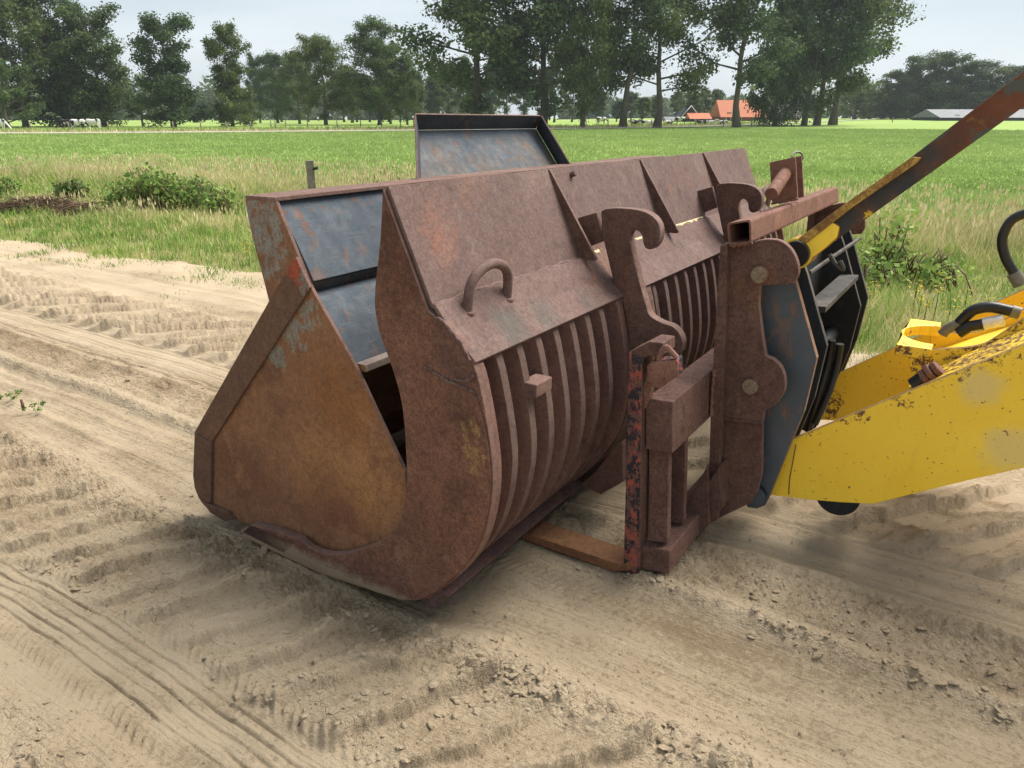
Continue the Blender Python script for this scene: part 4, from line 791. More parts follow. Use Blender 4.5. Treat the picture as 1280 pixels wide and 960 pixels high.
# farm
ORT = flat('orange_clay_roof_tiles', (.42, .135, .065), .8, sc=3, var=.15); BRICK = flat('red_brown_brick', (.22, .08, .05), .9, sc=5); TAR = flat('black_tarred_boards', (.018, .019, .022), .7, sc=3); WHT = flat('white_painted_trim', (.75, .75, .72), .6); GREYR = flat('grey_corrugated_roof', (.15, .155, .165), .7, sc=1); GLS = flat('dark_window_glass', (.03, .035, .04), .15); REDR = flat('dull_red_roof', (.3, .1, .06), .8)
def house(px0, px1, Y, eave_px, ridge_px, depth, wallm, roofm, label, name='farmhouse', gable=None, windows=(), skylights=0, hip=0, trim=True, cat_='house'):
    x0, _ = far(px0, Y); x1, _ = far(px1, Y); z = float(terrain((x0+x1)/2, Y))-.3; ez = H+(148-eave_px)/972*Y; rz_ = H+(148-ridge_px)/972*Y
    o = thing(name, ((x0+x1)/2, Y, z), label, cat_); bm = bmesh.new(); add_box(bm, ((x0+x1)/2, Y+depth/2, (z+ez)/2), (x1-x0, depth, ez-z)); bmobj('wall', bm, wallm, o)
    bm = bmesh.new(); ov = .4
    if gable is None:      # ridge along x
        pr = [(Y-ov, ez-.1), (Y+depth/2, rz_), (Y+depth+ov, ez-.1), (Y+depth/2, ez+.05)]
        a = [bm.verts.new((x0-ov+(hip*.2 if k == 1 else 0), p_[0], p_[1])) for k, p_ in enumerate(pr)]; b = [bm.verts.new((x1+ov-(hip*2 if k == 1 else 0), p_[0], p_[1])) for k, p_ in enumerate(pr)]
    else:                  # gable faces us
        pr = [(x0-ov, ez-.1), ((x0+x1)/2, rz_), (x1+ov, ez-.1), ((x0+x1)/2, ez+.05)]
        a = [bm.verts.new((p_[0], Y-ov, p_[1])) for p_ in pr]; b = [bm.verts.new((p_[0], Y+depth+ov, p_[1])) for p_ in pr]
    for k in range(4): bm.faces.new((a[k], a[(k+1) % 4], b[(k+1) % 4], b[k]))
    bm.faces.new(a[::-1]); bm.faces.new(b)
    bmobj('roof', bm, roofm, o)
    if gable is not None:
        bm = bmesh.new(); ym = Y-ov-.05; v3 = [bm.verts.new(q) for q in ((x0, ym, ez), ((x0+x1)/2, ym, rz_-.3), (x1, ym, ez), (x0, ym+.3, ez), ((x0+x1)/2, ym+.3, rz_-.3), (x1, ym+.3, ez))]
        bm.faces.new(v3[:3]); bm.faces.new(v3[3:][::-1])
        for k in range(3): bm.faces.new((v3[k], v3[(k+1) % 3], v3[(k+1) % 3+3], v3[k+3]))
        bmobj('gable', bm, gable, o)
        for sx in (x0-ov, x1+ov):
            bm = bmesh.new(); add_tube(bm, [(sx, ym-.1, ez-.1), ((x0+x1)/2, ym-.1, rz_+.1)], .13, 4); bmobj('verge_board', bm, WHT, o)
    for (fx, fz, ww, wh) in windows:
        cx = x0+(x1-x0)*fx; cz = z+.3+(ez-z-.3)*fz; bm = bmesh.new(); add_box(bm, (cx, Y-.03, cz), (ww+.2, .1, wh+.2)); wf = bmobj('window', bm, WHT, o)
        bm = bmesh.new(); add_box(bm, (cx, Y-.10, cz), (ww, .06, wh)); bmobj('pane', bm, GLS, wf)
    for k in range(skylights):
        cx = x0+(x1-x0)*(.2+.12*k); bm = bmesh.new(); add_box(bm, (cx, Y+depth*.12, ez+(rz_-ez)*.28), (1.1, .8, .25)); bmobj('skylight', bm, WHT, o)
    return o
house(902, 958, 205, 146, 126, 12, BRICK, ORT, 'long barn with a large bright orange tiled roof and brick walls behind the lone trunk', windows=((.15, .5, 1, .8), (.4, .5, 1, .8), (.75, .5, 1, .8)), skylights=1, hip=1)
house(864, 888, 198, 148, 141.5, 7, TAR, ORT, 'low shed with an orange roof and black boarded walls, left of the large orange barn', name='farm_shed', windows=((.3, .5, .9, .6),), cat_='shed')
house(853, 872, 203, 146, 133.5, 8, TAR, TAR, 'small black-gabled house with white roof edges behind the low orange-roofed shed', gable=TAR, windows=((.5, .6, .9, .6),))
house(834, 852, 212, 150, 146, 6, TAR, GREYR, 'low dark grey-roofed outbuilding at the left end of the farm', name='outbuilding', cat_='shed')
house(976, 1000, 208, 147, 130, 10, BRICK, TAR, 'dark-roofed farmhouse with red lower wall between dark tree and three close trunks', windows=((.3, .5, .9, .7), (.7, .5, .9, .7)))
house(1176, 1300, 198, 146.6, 137, 14, TAR, GREYR, 'long low grey-roofed farm shed on the right horizon behind the rusty rod', name='farm_shed', skylights=4, cat_='shed')
house(536, 552, 215, 150, 145, 6, BRICK, REDR, 'small red-roofed building glimpsed beyond trunks left of the steel hood', name='outbuilding', cat_='shed')

# ================================================================== BUCKET
bk = thing('grapple_bucket', BROOT, 'big rusty clamshell bucket with barred back, blue-grey inside, resting on the pallet forks', 'loader bucket')
crest = (478, 235)
outer = cat([(592, 457), (599, 480), (610, 538), (616, 591), (613, 637), (600, 683), (574, 719), (536, 749)], 4)
front = cat([(478, 236), (475, 300), (468, 372), (474, 415), (490, 460), (502, 505), (507, 560), (508, 605), (502, 645), (486, 668), (455, 685), (420, 693), (392, 688)], 4)
side = [(534, 388)] + [(556, 402), (574, 424)] + outer + [(502, 751), (450, 734), (404, 719), (351, 694), (306, 672), (301, 663), (313, 656), (345, 664), (377, 676), (386, 684)] + front[::-1][1:]
sidep = PW(side, WN); plate('side_plate', sidep, WN, WN+.03, [M['cres'], M['plate_edge']], bk, .003)
plate('side_plate', sidep, WF-.02, WF, [M['cres'], M['plate_edge']], bk, .003)
# welded outer wear rim on the side plate
rim = PW(cat([(598, 500), (609, 545), (614, 591), (611, 637), (598, 681), (572, 716), (534, 746), (500, 747), (450, 731), (404, 716)], 5), WN)
rin = PW(cat([(590, 520), (591, 560), (593, 591), (588, 628), (576, 664), (556, 692), (526, 712), (490, 722), (450, 718), (404, 706)], 5), WN)
plate('wear_rim', rim+rin[::-1], WN-.006, WN-.0005, [M['cres'], M['plate_edge']], bk, .002)
# torn weld scar
bmw = bmesh.new()
for line in ([(536, 392), (556, 404), (572, 424), (588, 452)], [(530, 458), (548, 468), (563, 478), (580, 484), (594, 492), (596, 498)], [(568, 474), (584, 476), (592, 470)]):
    pts = []
    for k, (px, py) in enumerate(cat(line, 6)):
        d, z = onw(px, py, WN-.002); pts.append(XYZ(WN-.002, d+rt.uniform(-.003, .003), z+rt.uniform(-.004, .004)))
    add_tube(bmw, pts, 0, 5, rad=[.0025+rt.random()*.0045 for _ in pts])
bmobj('weld_seam', bmw, M['band'], bk, smooth=False)
T = onw(478, 235, WN); Bp = onw(535, 387, WN); C1 = onw(591, 457, WN)
def lerp2(a, b, t): return (a[0]+(b[0]-a[0])*t, a[1]+(b[1]-a[1])*t)
sheet('rear_plate', [Bp, T], .012, WN+.012, WF, [M['rear'], M['plate_edge']], bk, .002, dent=.006, nseg=60)
band = [C1, lerp2(C1, Bp, .5), (Bp[0]-.012, Bp[1]+.01)]
sheet('rear_band', band, .014, WN+.004, WF, [M['plate_edge'], M['band']], bk, .003)
bmw = bmesh.new(); pts = [XYZ(w, Bp[0]-.008+rt.uniform(-.003, .003), Bp[1]+.012+rt.uniform(-.004, .004)) for w in np.arange(WN+.01, WF, .025)]
add_tube(bmw, pts, 0, 5, rad=[.006+.005*rt.random() for _ in pts]); bmobj('weld_bead', bmw, M['band'], bk)
# dried pale dirt on the ledge
bm = bmesh.new()
for a, b in ((2.64, 2.75), (2.98, 4.03)):
    add_prism(bm, [(Bp[0]-.016, Bp[1]+.012), (Bp[0]-.004, Bp[1]+.012), (Bp[0]-.003, Bp[1]+.026)], a, b, 0, 0)
bmobj('dirt_line', bm, flat('pale_dried_dirt', (.5, .42, .24), .95), bk)
# fins
for w in (w_on(683, *T), w_on(797, *T), w_on(876, *T)):
    pl = [(T[0]+.004, T[1]), (T[0]-.018, T[1]+.004), (Bp[0]-.082, Bp[1]+.022), (Bp[0]-.078, Bp[1]+.008), (Bp[0]+.0, Bp[1]+.008)]
    plate('stiffener_fin', pl, w-.008, w+.008, [M['hook'], M['plate_edge']], bk, .003)
# curved shell profile (d,z)
outd = PW(outer, WN)
def inset(line, t): return [(p[0]+0, p[1]) for p in offs(line, t)]
io = inset(outd, -.012); ii = inset(outd, -.105)
if sum(p[0] for p in ii) < sum(p[0] for p in io): io = inset(outd, .012); ii = inset(outd, .105)
barprof = io+ii[::-1]
ws1 = list(np.linspace(1.785, 2.485, 7)); ws2 = list(np.linspace(3.0, 3.9, 8)); ws3 = list(np.linspace(4.27, 5.05, 7))
for w in ws1+ws2+ws3: plate('grille_bar', barprof, w-.018, w+.018, [M['bar'], M['bar_edge']], bk, .002)
ow = inset(outd, 0.0); ribprof = outd+ii[::-1]
for a, b in ((2.60, 2.645), (2.90, 2.945), (3.97, 4.01), (4.16, 4.2)): plate('grille_rib', ribprof, a, b, [M['bar'], M['bar']], bk, .004)
iw = inset(outd, -.085 if ii == inset(outd, -.105) else .085)
plate('rear_post', ribprof, 2.66, 2.9, [M['bar'], M['rear']], bk, .003); plate('rear_post', ribprof, 4.02, 4.155, [M['bar'], M['rear']], bk, .003)
# lug between the bars
lg = PW([(664, 484), (687, 473), (688, 487), (670, 512), (667, 500)], 1.99); bm = bmesh.new()
d0, z0 = onw(664, 484, 1.86)
plate('lug', [(d0+.06, z0-.0), (d0-.005, z0), (d0-.005, z0-.045), (d0+.06, z0-.06)], 1.885, 1.985, [M['band'], M['plate_edge']], bk, .004)
# floor, lip and rail
fl = PW([(536, 747), (502, 746), (450, 730), (404, 715), (351, 690), (304, 667)], WN)
sheet('floor_plate', fl, .018, WN+.02, WF-.02, [M['dark_in'], M['mud']], bk, .002)
lip = PW([(345, 684), (301, 663), (306, 656), (350, 672)], WN); plate('cutting_edge', [onw(301, 665, WN), onw(313, 656, WN), onw(372, 677, WN), onw(355, 692, WN)], WN+.0, WF, [M['mud'], M['plate_edge']], bk, .004)
ra = PW([(535, 748), (547, 736), (560, 747), (545, 762), (534, 762)], WN)
plate('bottom_rail', ra, WN+.004, WF-.01, [M['mud'], M['mud']], bk, .004)
# inner pivot wall, dark interior partition plates far in
plate('inner_rib', ribprof, WN+.022, WN+.05, [M['bar'], M['bar']], bk, .003)
# hooks
hk = cat([(757, 261), (772, 260), (795, 262), (811, 267), (821, 276), (825, 288), (823, 302), (816, 311), (808, 311), (804, 305), (803, 297), (799, 290), (793, 288), (787, 292), (787, 302)], 4)+cat([(791, 320), (799, 352), (807, 380), (812, 394), (826, 403), (840, 408), (849, 417), (853, 428), (851, 440)], 4)+[(845, 446), (805, 452), (790, 440), (780, 405), (770, 367), (759, 320), (752, 290), (751, 264)]
hkp = PW(hk, 2.66); lug2 = PW([(724, 272), (748, 265), (756, 301), (736, 309)], 2.69)
dB = Bp[0]
for w in (2.66, 4.06):
    h = plate('hook_plate', hkp, w, w+.05, [M['hook'], M['plate_edge']], bk, .004)
    plate('hook_gusset', lug2, w+.012, w+.035, [M['hook'], M['plate_edge']], bk, .003)
pb = onpanel(711, 220, T, Bp)
tube('bolt', [pb, pb-DD*.03+Vector((0, 0, .012))], .011, M['hook'], bk, n=6)
# lift loops
def bandw(px, py):
    p = onpanel(px, py, (Bp[0]-.014, Bp[1]), (C1[0]-.014, C1[1])); return p.dot(WD)
def loop(w0):
    pa_, pb_ = (onpanel(x_, y_, (Bp[0]-.014, Bp[1]), (C1[0]-.014, C1[1])) for x_, y_ in ((584, 391), (633, 374)))
    n_ = (-DD*.12+Vector((0, 0, 1))).normalized(); mid = (pa_+pb_)/2; hv_ = (pb_-pa_)/2
    best = min(np.linspace(.05, .25, 60), key=lambda h: abs(proj(mid+n_*h)[1]-330))
    pts = [pa_-n_*.03, pa_+n_*best*.35]+[mid+hv_*(-math.cos(t))*1.0+n_*(best*.42+best*.58*math.sin(t)) for t in (.45, .95, 1.57, 2.19, 2.69)]+[pb_+n_*best*.35, pb_-n_*.03]
    o = WD*w0; tube('lifting_loop', cat([tuple(q+o) for q in pts], 5), .0165, M['band'], bk, n=12)
    for q in (pa_, pb_): tube('weld_collar', [q+o-n_*.008, q+o+n_*.008], .026, M['band'], bk, n=9, bev=.004)
loop(0); loop(3.2)
plate('stop_bracket', PW([(725, 606), (751, 618), (778, 603), (778, 552), (762, 566), (744, 590)], 2.62), 2.62, 2.66, [M['bar'], M['bar']], bk, .003)
plate('stop_bracket', PW([(725, 606), (751, 618), (778, 603), (778, 552), (762, 566), (744, 590)], 2.62), 4.06, 4.1, [M['dark_in'], M['bar']], bk, .003)
# clamshell jaw
WJ = WN+.05
jaw = [(309, 247), (343, 249), (389, 361), (446, 462), (469, 512), (506, 590), (510, 630)]+cat([(504, 655), (480, 684), (440, 692), (405, 688), (377, 680)], 4)+[(340, 666), (292, 649)]+cat([(270, 643), (254, 631), (245, 615), (242, 596)], 4)+[(243, 540), (336, 377)]+cat([(328, 345), (316, 300), (308, 262), (306, 250)], 3)
jp = PW(jaw, WJ); plate('jaw_side_plate', jp, WJ, WJ+.016, [M['jaw'], M['plate_edge']], bk, .003)
plate('jaw_side_plate', jp, WF-.045, WF-.029, [M['jaw'], M['plate_edge']], bk, .003)
def shellp(px_): return PW(px_, WJ+.016)
sheet('jaw_upper_panel', shellp([(340, 250), (366, 300), (390, 353)]), -.012, WJ+.016, WF-.045, [M['inner'], M['inner']], bk, .002, dent=.004, nseg=30, seed=3)
sheet('jaw_fold', shellp([(391, 354), (383, 372)]), .010, WJ+.016, WF-.045, [M['dark_in'], M['dark_in']], bk, .002)  # down-facing fold: its shade is put into a darker steel colour
sheet('jaw_lower_panel', shellp(cat([(384, 371), (398, 380), (420, 414), (442, 456)], 4)), -.012, WJ+.016, WF-.045, [M['inner'], M['inner']], bk, .002)
sheet('jaw_front_skin', PW([(312, 250), (321, 296), (333, 345), (340, 376), (262, 515), (247, 542), (247, 594), (258, 627), (292, 644)], WJ), -.008, WJ+.016, WF-.045, [M['jaw'], M['jaw']], bk, .002)
sheet('jaw_top_rim', PW([(307, 244), (344, 246.5)], WJ), .014, WJ-.002, WF-.04, [M['plate_edge'], M['jaw_bar']], bk, .002, dent=.003, nseg=50, seed=8)
cx = onw(444, 458, WJ); cb_ = [(cx[0]-.028, cx[1]+.004), (cx[0]-.03, cx[1]-.022), (cx[0]+.03, cx[1]-.03), (cx[0]+.03, cx[1]+.004)]
plate('jaw_cross_bar', cb_, WJ+.02, WF-.05, [M['tine'], M['worn']], bk, .003)
plate('jaw_edge_bar', PW([(369, 321), (387, 360), (264, 553), (243, 540), (335, 378)], WJ-.014), WJ-.014, WJ-.0005, [M['jaw_bar'], M['plate_edge']], bk, .003)
plate('jaw_edge_bar', PW([(243, 541), (264, 554), (263, 629), (252, 627), (243, 610), (241, 595)], WJ-.014), WJ-.014, WJ-.0005, [M['jaw_bar'], M['plate_edge']], bk, .003)
plate('jaw_tooth', PW([(253, 628), (284, 640), (291, 650), (280, 652), (262, 641)], WJ-.02), WJ-.02, WJ+.03, [M['jaw_bar'], M['jaw_bar']], bk, .005)
# spill hood standing on the jaw
jt = onw(322, 246, WJ); wA, wB = w_on(520, *jt), w_on(714, jt[0], jt[1]-.0)
hz0 = jt[1]-.03
def hoodpt(px, py, dd):       # point on the hood back plane (leans forward)
    lo, hi = 1.5, 9
    for _ in range(50):
        w = (lo+hi)/2; d, z = onw(px, py, w); dp = jt[0]+dd+(z-jt[1])*.75
        if d < dp: lo = w
        else: hi = w
    d, z = onw(px, py, w); return XYZ(w, d, z)
ho = [(524, 226), (524, 144), (672, 144), (718, 212)]
q = [hoodpt(px, py, 0) for px, py in ho]
back_n = (q[1]-q[0]).cross(q[3]-q[0]).normalized()
if back_n.dot(DD) > 0: back_n = -back_n
dep = .085
# recompute: rim (front) corners seen in the picture, the back plane lies a flange depth behind
rimc = [hoodpt(523, 228, 0), hoodpt(520, 143, 0), hoodpt(676, 145, 0), hoodpt(716, 212, 0)]
ctr = sum(rimc, Vector())/4
bkc = [p_-back_n*dep for p_ in rimc]
bkc = [bkc[0]+WD*.10, bkc[1]+WD*.10-Vector((0, 0, .02)), bkc[2]+WD*.06-Vector((0, 0, .02)), bkc[3]+WD*.03]
def quadplate(name, a, b, c, d, t, mats):
    bm = bmesh.new(); n = (b-a).cross(d-a).normalized()*t; v = [bm.verts.new(p_) for p_ in (a, b, c, d, a+n, b+n, c+n, d+n)]
    bm.faces.new(v[:4]).material_index = 0; bm.faces.new(v[4:][::-1]).material_index = 0
    for k in range(4): bm.faces.new((v[k], v[(k+1) % 4], v[(k+1) % 4+4], v[k+4])).material_index = 1
    return bmobj(name, bm, mats, bk, .002)
quadplate('hood_back', *bkc, .008, [M['hood'], M['hood_dark']])
for k, nm in ((0, 'hood_flange'), (1, 'hood_flange'), (2, 'hood_flange')):
    quadplate(nm, rimc[k], rimc[k+1], bkc[k+1], bkc[k], .009, [M['hood_dark'], M['plate_edge']])

# ================================================================== CARRIAGE
ca = thing('fork_carriage', XYZ(3.4, .85, 0), 'pitted rusty pallet fork carriage with square top tube and round-eared uprights behind the bucket', 'fork carriage')
W0, W1 = 2.27, 4.57
def box4(px4, w): return PW(px4, w)
plate('upper_beam', box4([(806, 498), (840, 503), (840, 568), (806, 562)], W0), W0+.004, W1, [M['carr'], M['carr']], ca, .005)
plate('lower_beam', box4([(798, 682), (837, 689), (836, 718), (800, 712)], W0), W0+.002, W1, [M['carr'], M['carr']], ca, .006)
pp = PW([(811, 555), (836, 559), (834, 679), (811, 674)], W0+.03)
for w in (W0+.03, 2.47, 4.32, W1-.07): plate('carriage_post', pp, w, w+.035 if w < 2.4 or w > 4.4 else w+.03, [M['carr'], M['carr']], ca, .003)
plate('beam_lug', PW([(799, 488), (806, 476), (812, 480), (812, 498), (806, 512), (799, 505)], W0-.006), W0-.006, W0+.03, [M['tube'], M['tube']], ca, .004)
# uprights
ears = cat([(940, 303), (957, 299), (975, 301), (988, 311), (996, 326), (998, 342), (992, 355)], 4)+[(968, 356), (950, 357)]
earplate = [(905, 304)]+ears+[(948, 380), (953, 420), (957, 445)]+cat([(966, 449), (976, 459), (981, 474), (980, 490), (971, 504), (955, 514)], 4)+[(953, 529), (900, 522), (904, 420)]
eap = PW(earplate, 2.70); lowp = PW([(902, 515), (953, 522), (952, 592), (946, 616), (938, 629), (893, 651)], 2.725); flp = PW([(900, 307), (909, 305), (906, 420), (902, 520), (896, 651), (884, 655), (888, 520), (893, 420)], 2.66)
mn = lambda w: 6.85-w
c1 = onw(950, 343, 2.69); c2 = onw(938, 483, 2.69)
for a, s in ((0, 0), (1, 1)):
    sh = 1.43 if a else 0; e = (lambda w: w+sh)
    plate('upright_ear_plate', eap, e(2.70), e(2.735), [M['carr'], M['plate_edge']], ca, .005)
    plate('upright_web', lowp, e(2.727) if not a else e(2.706), e(2.755), [M['carr'], M['plate_edge']], ca, .003)
    plate('upright_flange', flp, e(2.66), e(2.699), [M['carr'], M['carr']], ca, .004)
    disc('pin', c1[0], c1[1], e(2.675), e(3.05) if not a else e(2.8), .031, [M['pin'], M['tube']], ca)
    disc('pin', c2[0], c2[1], e(2.68), e(3.02) if not a else e(2.8), .030, [M['pin'], M['tube']], ca)
plate('lower_gusset', PW([(884, 582), (886, 655), (842, 690), (850, 650)], 2.6), 2.6, 2.625, [M['carr'], M['carr']], ca, .003)
plate('lower_web', PW([(884, 600), (890, 652), (850, 700), (846, 660)], 2.5), 2.63, 4.2, [M['carr'], M['carr']], ca, .003)
def weld(px_, w, par, mat, r0=.004):
    pts = []
    for q in cat(px_, 14): d, z = onw(q[0], q[1], w); pts.append(XYZ(w, d+rt.uniform(-.002, .002), z+rt.uniform(-.002, .002)))
    bm = bmesh.new(); add_tube(bm, pts, 0, 5, rad=[r0*rt.uniform(.6, 1.5) for _ in pts]); bmobj('weld_seam', bm, mat, par)
weld([(901, 523), (926, 526), (953, 529)], 2.70, ca, M['carr'], .005)
weld([(907, 312), (906, 420), (903, 515)], 2.698, ca, M['tube'], .005); weld([(902, 525), (899, 590), (896, 648)], 2.726, ca, M['tube'], .005)
weld([(912, 307), (925, 306), (940, 305)], 2.662, ca, M['tube'], .006)
weld([(893, 463), (890, 490), (889, 520)], 2.657, ca, M['tube'], .006); weld([(965, 254), (980, 252), (997, 249)], 3.258, ca, M['tube'], .005)
for w in (w_on(683, *T), w_on(797, *T), w_on(876, *T)):
    pts = []
    for t in np.linspace(.02, .98, 34): q = lerp2(T, (Bp[0], Bp[1]+.01), t); pts.append(XYZ(w-.011+rt.uniform(-.002, .002), q[0]-.004, q[1]))
    bm = bmesh.new(); add_tube(bm, pts, 0, 5, rad=[.0055*rt.uniform(.5, 1.4) for _ in pts]); bmobj('weld_seam', bm, M['band'], bk)
# square hollow tube
to = PW([(909, 279), (939, 274), (940, 304), (911, 306)], 2.66); cen = (sum(p_[0] for p_ in to)/4, sum(p_[1] for p_ in to)/4)
ti = [lerp2(p_, cen, .17) for p_ in to]; bm = bmesh.new(); rows = []
def rnd(pts, r):   # rounded corners
    out = []
    for i, p_ in enumerate(pts):
        a = pts[i-1]; b = pts[(i+1) % len(pts)]
        for t in (0, .5, 1): 
            pa_ = lerp2(p_, a, r); pb_ = lerp2(p_, b, r); m1 = lerp2(pa_, p_, t); m2 = lerp2(p_, pb_, t); out.append(lerp2(m1, m2, t))
    return out
to_, ti_ = rnd(to, .12), rnd(ti, .12); nn_ = len(to_)
for w in (2.655, 4.25): rows.append(([bm.verts.new(XYZ(w, *p_)) for p_ in to_], [bm.verts.new(XYZ(w, *p_)) for p_ in ti_]))
for k in range(nn_):
    j = (k+1) % nn_; (o0, i0), (o1, i1) = rows
    bm.faces.new((o0[k], o1[k], o1[j], o0[j])); bm.faces.new((i0[k], i0[j], i1[j], i1[k])); bm.faces.new((o0[k], o0[j], i0[j], i0[k])); bm.faces.new((o1[k], i1[k], i1[j], o1[j]))
bmobj('top_tube', bm, [M['tube'], M['dark_in']], ca, .0015)
lgp = PW([(962, 203), (994, 196), (997, 249), (965, 256)], 3.26)
for w in (3.26, 3.37): plate('tube_lug', lgp, w, w+.014, [M['tube'], M['plate_edge']], ca, .002)
pa_ = B(985, 212, 3.30); pb_ = B(964, 243, 3.05); tube('hinged_pin', [pa_, pb_], .026, [M['tube']], ca, n=16, bev=.003)
rg = [B(990, 196, 3.35), B(993, 191, 3.37), B(999, 190, 3.39), B(1003, 194, 3.40), B(1003, 200, 3.4)]; tube('pin_ring', cat(rg, 4), .004, M['fit'], ca, n=6)

# ================================================================== FORKS (hang on the carriage)
def fork(dw, label):
    fo = thing('pallet_fork', XYZ(2.32+dw, .9, 0), label, 'pallet fork', 'pallet forks under the bucket')
    shank = PW([(786, 440), (803, 447), (801, 560), (799, 712), (795, 718), (779, 713), (783, 560)], 2.245)
    plate('shank', shank, 2.245+dw, 2.36+dw, [M['redblack'], M['carr']], fo, .004)
    s0 = onw(798, 716, 2.245); e0 = onw(660, 684, 2.245); zt = .038
    plate('tine', [(s0[0]+.03, s0[1]-.0), (s0[0]+.03, s0[1]+.045), (s0[0]+.07, zt), (2.2, zt-.012), (2.25, .002), (s0[0]+.1, -.004)], 2.242+dw, 2.362+dw, [M['tine'], M['tine']], fo, .003)
    plate('top_hook', PW([(786, 440), (812, 427), (829, 429), (829, 444), (803, 447)], 2.25), 2.25+dw, 2.36+dw, [M['carr'], M['carr']], fo, .004)
    la = plate('latch', PW([(808, 458), (815, 451), (846, 449), (847, 470), (824, 486), (812, 482)], 2.24), 2.235+dw, 2.30+dw, [M['tube'], M['redblack']], fo, .007)
    pts = [B(x_, y_, 2.25)+WD*dw for x_, y_ in ((822, 456), (826, 440), (833, 434), (838, 438), (846, 447))]; tube('latch_handle', cat(pts, 3), .010, M['tube'], fo, n=8)
    return fo
fork(0, 'near pallet fork with flaking red and black shank and orange worn tine on the sand'); fork(2.05, 'far pallet fork hidden mostly behind the carriage and under the bucket')

# ================================================================== WHEEL LOADER
lo_ = thing('wheel_loader', LROOT, 'yellow wheel loader arm with slate-blue and black linkage plates entering from the right', 'wheel loader')
lev = PW([(972, 318), (985, 326), (995, 354), (1021, 448), (1005, 515), (984, 566), (961, 622), (956, 632), (946, 636), (934, 634), (928, 618), (935, 480), (944, 350), (958, 322)], 2.80)
plate('lever_plate', lev, 2.80, 2.835, [M['lev'], M['lev_edge']], lo_, .003)
plate('lever_plate', lev, 2.985, 3.015, [M['blk'], M['blk_edge']], lo_, .003)
plate('lever_plate', lev, 3.76, 3.79, [M['blk'], M['blk_edge']], lo_, .003)
plate('lever_plate', lev, 3.98, 4.015, [M['blk'], M['blk_edge']], lo_, .003)
bot = onw(944, 617, 2.80); disc('pivot_boss', bot[0], bot[1], 2.77, 3.02, .048, [M['lev'], M['blk']], lo_); disc('pivot_boss', bot[0], bot[1], 3.75, 4.03, .048, [M['blk'], M['blk']], lo_)
b1 = onw(1024, 382, 3.015)
cb2 = PW([(1018, 371), (1062, 373), (1060, 384), (1022, 388)], 3.1)
c0 = onw(1006, 400, 2.9); plate('cross_member', [(c0[0]+.03, c0[1]+.03), (c0[0]-.05, c0[1]+.035), (c0[0]-.05, c0[1]+.01), (c0[0]+.03, c0[1]-.0)], 3.016, 3.76, [M['blk'], M['blk_edge']], lo_, .003)
c0 = onw(1010, 360, 3.0); plate('cross_plate', [(c0[0]+.13, c0[1]+.14), (c0[0]+.10, c0[1]+.14), (c0[0]+.08, c0[1]-.35), (c0[0]+.11, c0[1]-.35)], 3.016, 3.759, [M['blk'], M['blk']], lo_, .003)
c0 = onw(1000, 470, 3.0); disc('cross_tube', c0[0]+.02, c0[1], 3.016, 3.759, .032, [M['blk'], M['blk']], lo_)
for a, b_, nm in (((1040, 440), (1010, 540), 0), ((1050, 445), (1018, 530), 1)):
    pts = [B(a[0], a[1]-15, 3.4), B(a[0]-4, a[1]+10, 3.4), B(a[0]-14, a[1]+45, 3.35), B(b_[0], b_[1], 3.3)]; h = tube('hydraulic_hose', cat(pts, 5), .017, M['rubber'], lo_)
pts = [B(1012, 341, 3.1), B(1035, 325, 3.35), B(1075, 298, 3.7)]; tube('grease_pipe', cat(pts, 4), .009, M['blk_edge'], lo_, n=6)
pts = [B(1037, 318, 3.3), B(1044, 330, 3.3), B(1054, 337, 3.3), B(1050, 326, 3.3)]; tube('grease_pipe', cat(pts, 4), .010, M['blk_edge'], lo_, n=6)
q1 = onw(1017, 359, 3.7); 
# tilt link rod
rp = PW([(1000, 318), (1020, 318), (1280, 133), (1700, -165), (1700, -232), (1280, 89), (1132, 202), (998, 300)], 2.9)
plate('link_rod', rp, 2.885, 2.94, [M['rod'], M['rod']], lo_, .003)
plate('rod_cover_strip', PW([(998, 298), (1060, 252), (1140, 196), (1152, 197), (1146, 204), (1066, 259), (1006, 306)], 2.87), 2.862, 2.96, [M['yel_rust'], M['rod_top']], lo_, .003)
plate('rod_sleeve', PW([(994, 302), (1018, 286), (1040, 277), (1050, 283), (1047, 297), (1030, 312), (1010, 327)], 2.87), 2.868, 2.955, [M['yel'], M['yel_rust']], lo_, .008)
eye = onw(996, 317, 2.87); disc('rod_eye', eye[0], eye[1], 2.865, 2.965, .058, [M['yel'], M['yel_rust']], lo_); disc('eye_seal', eye[0]-.0, eye[1], 2.843, 2.866, .05, [M['rubber'], M['rubber']], lo_)
# lift arm
armt = [(962, 619), (989, 550), (1052, 524), (1127, 493), (1190, 468), (1280, 431), (1700, 258)]; armb = [(1700, 440), (1280, 585), (1221, 598), (1159, 613), (1092, 630), (1050, 628), (1015, 625)]
arm = PW(armt+armb, 2.875)
plate('lift_arm_plate', arm, 2.875, 2.905, [M['yel'], M['yel_edge']], lo_, .003)
plate('lift_arm_plate', arm, 3.85, 3.88, [M['yel'], M['yel_edge']], lo_, .003)
top_line = PW([(1130, 497), (1190, 470), (1280, 433), (1700, 260)], 2.875)
sheet('arm_top_cover', [(p_[0], p_[1]-.004) for p_ in top_line], .012, 2.906, 3.14, [M['yel_edge'], M['yel']], lo_, .002)
inn = [(1135, 447), (1158, 438), (1205, 435), (1230, 430), (1246, 421), (1280, 398), (1700, 170), (1700, 330), (1280, 450), (1190, 482), (1150, 490), (1140, 470)]
plate('centre_box_plate', PW(cat(inn[:6], 3)+inn[6:], 3.15), 3.15, 3.175, [M['yel'], M['yel_edge']], lo_, .003)
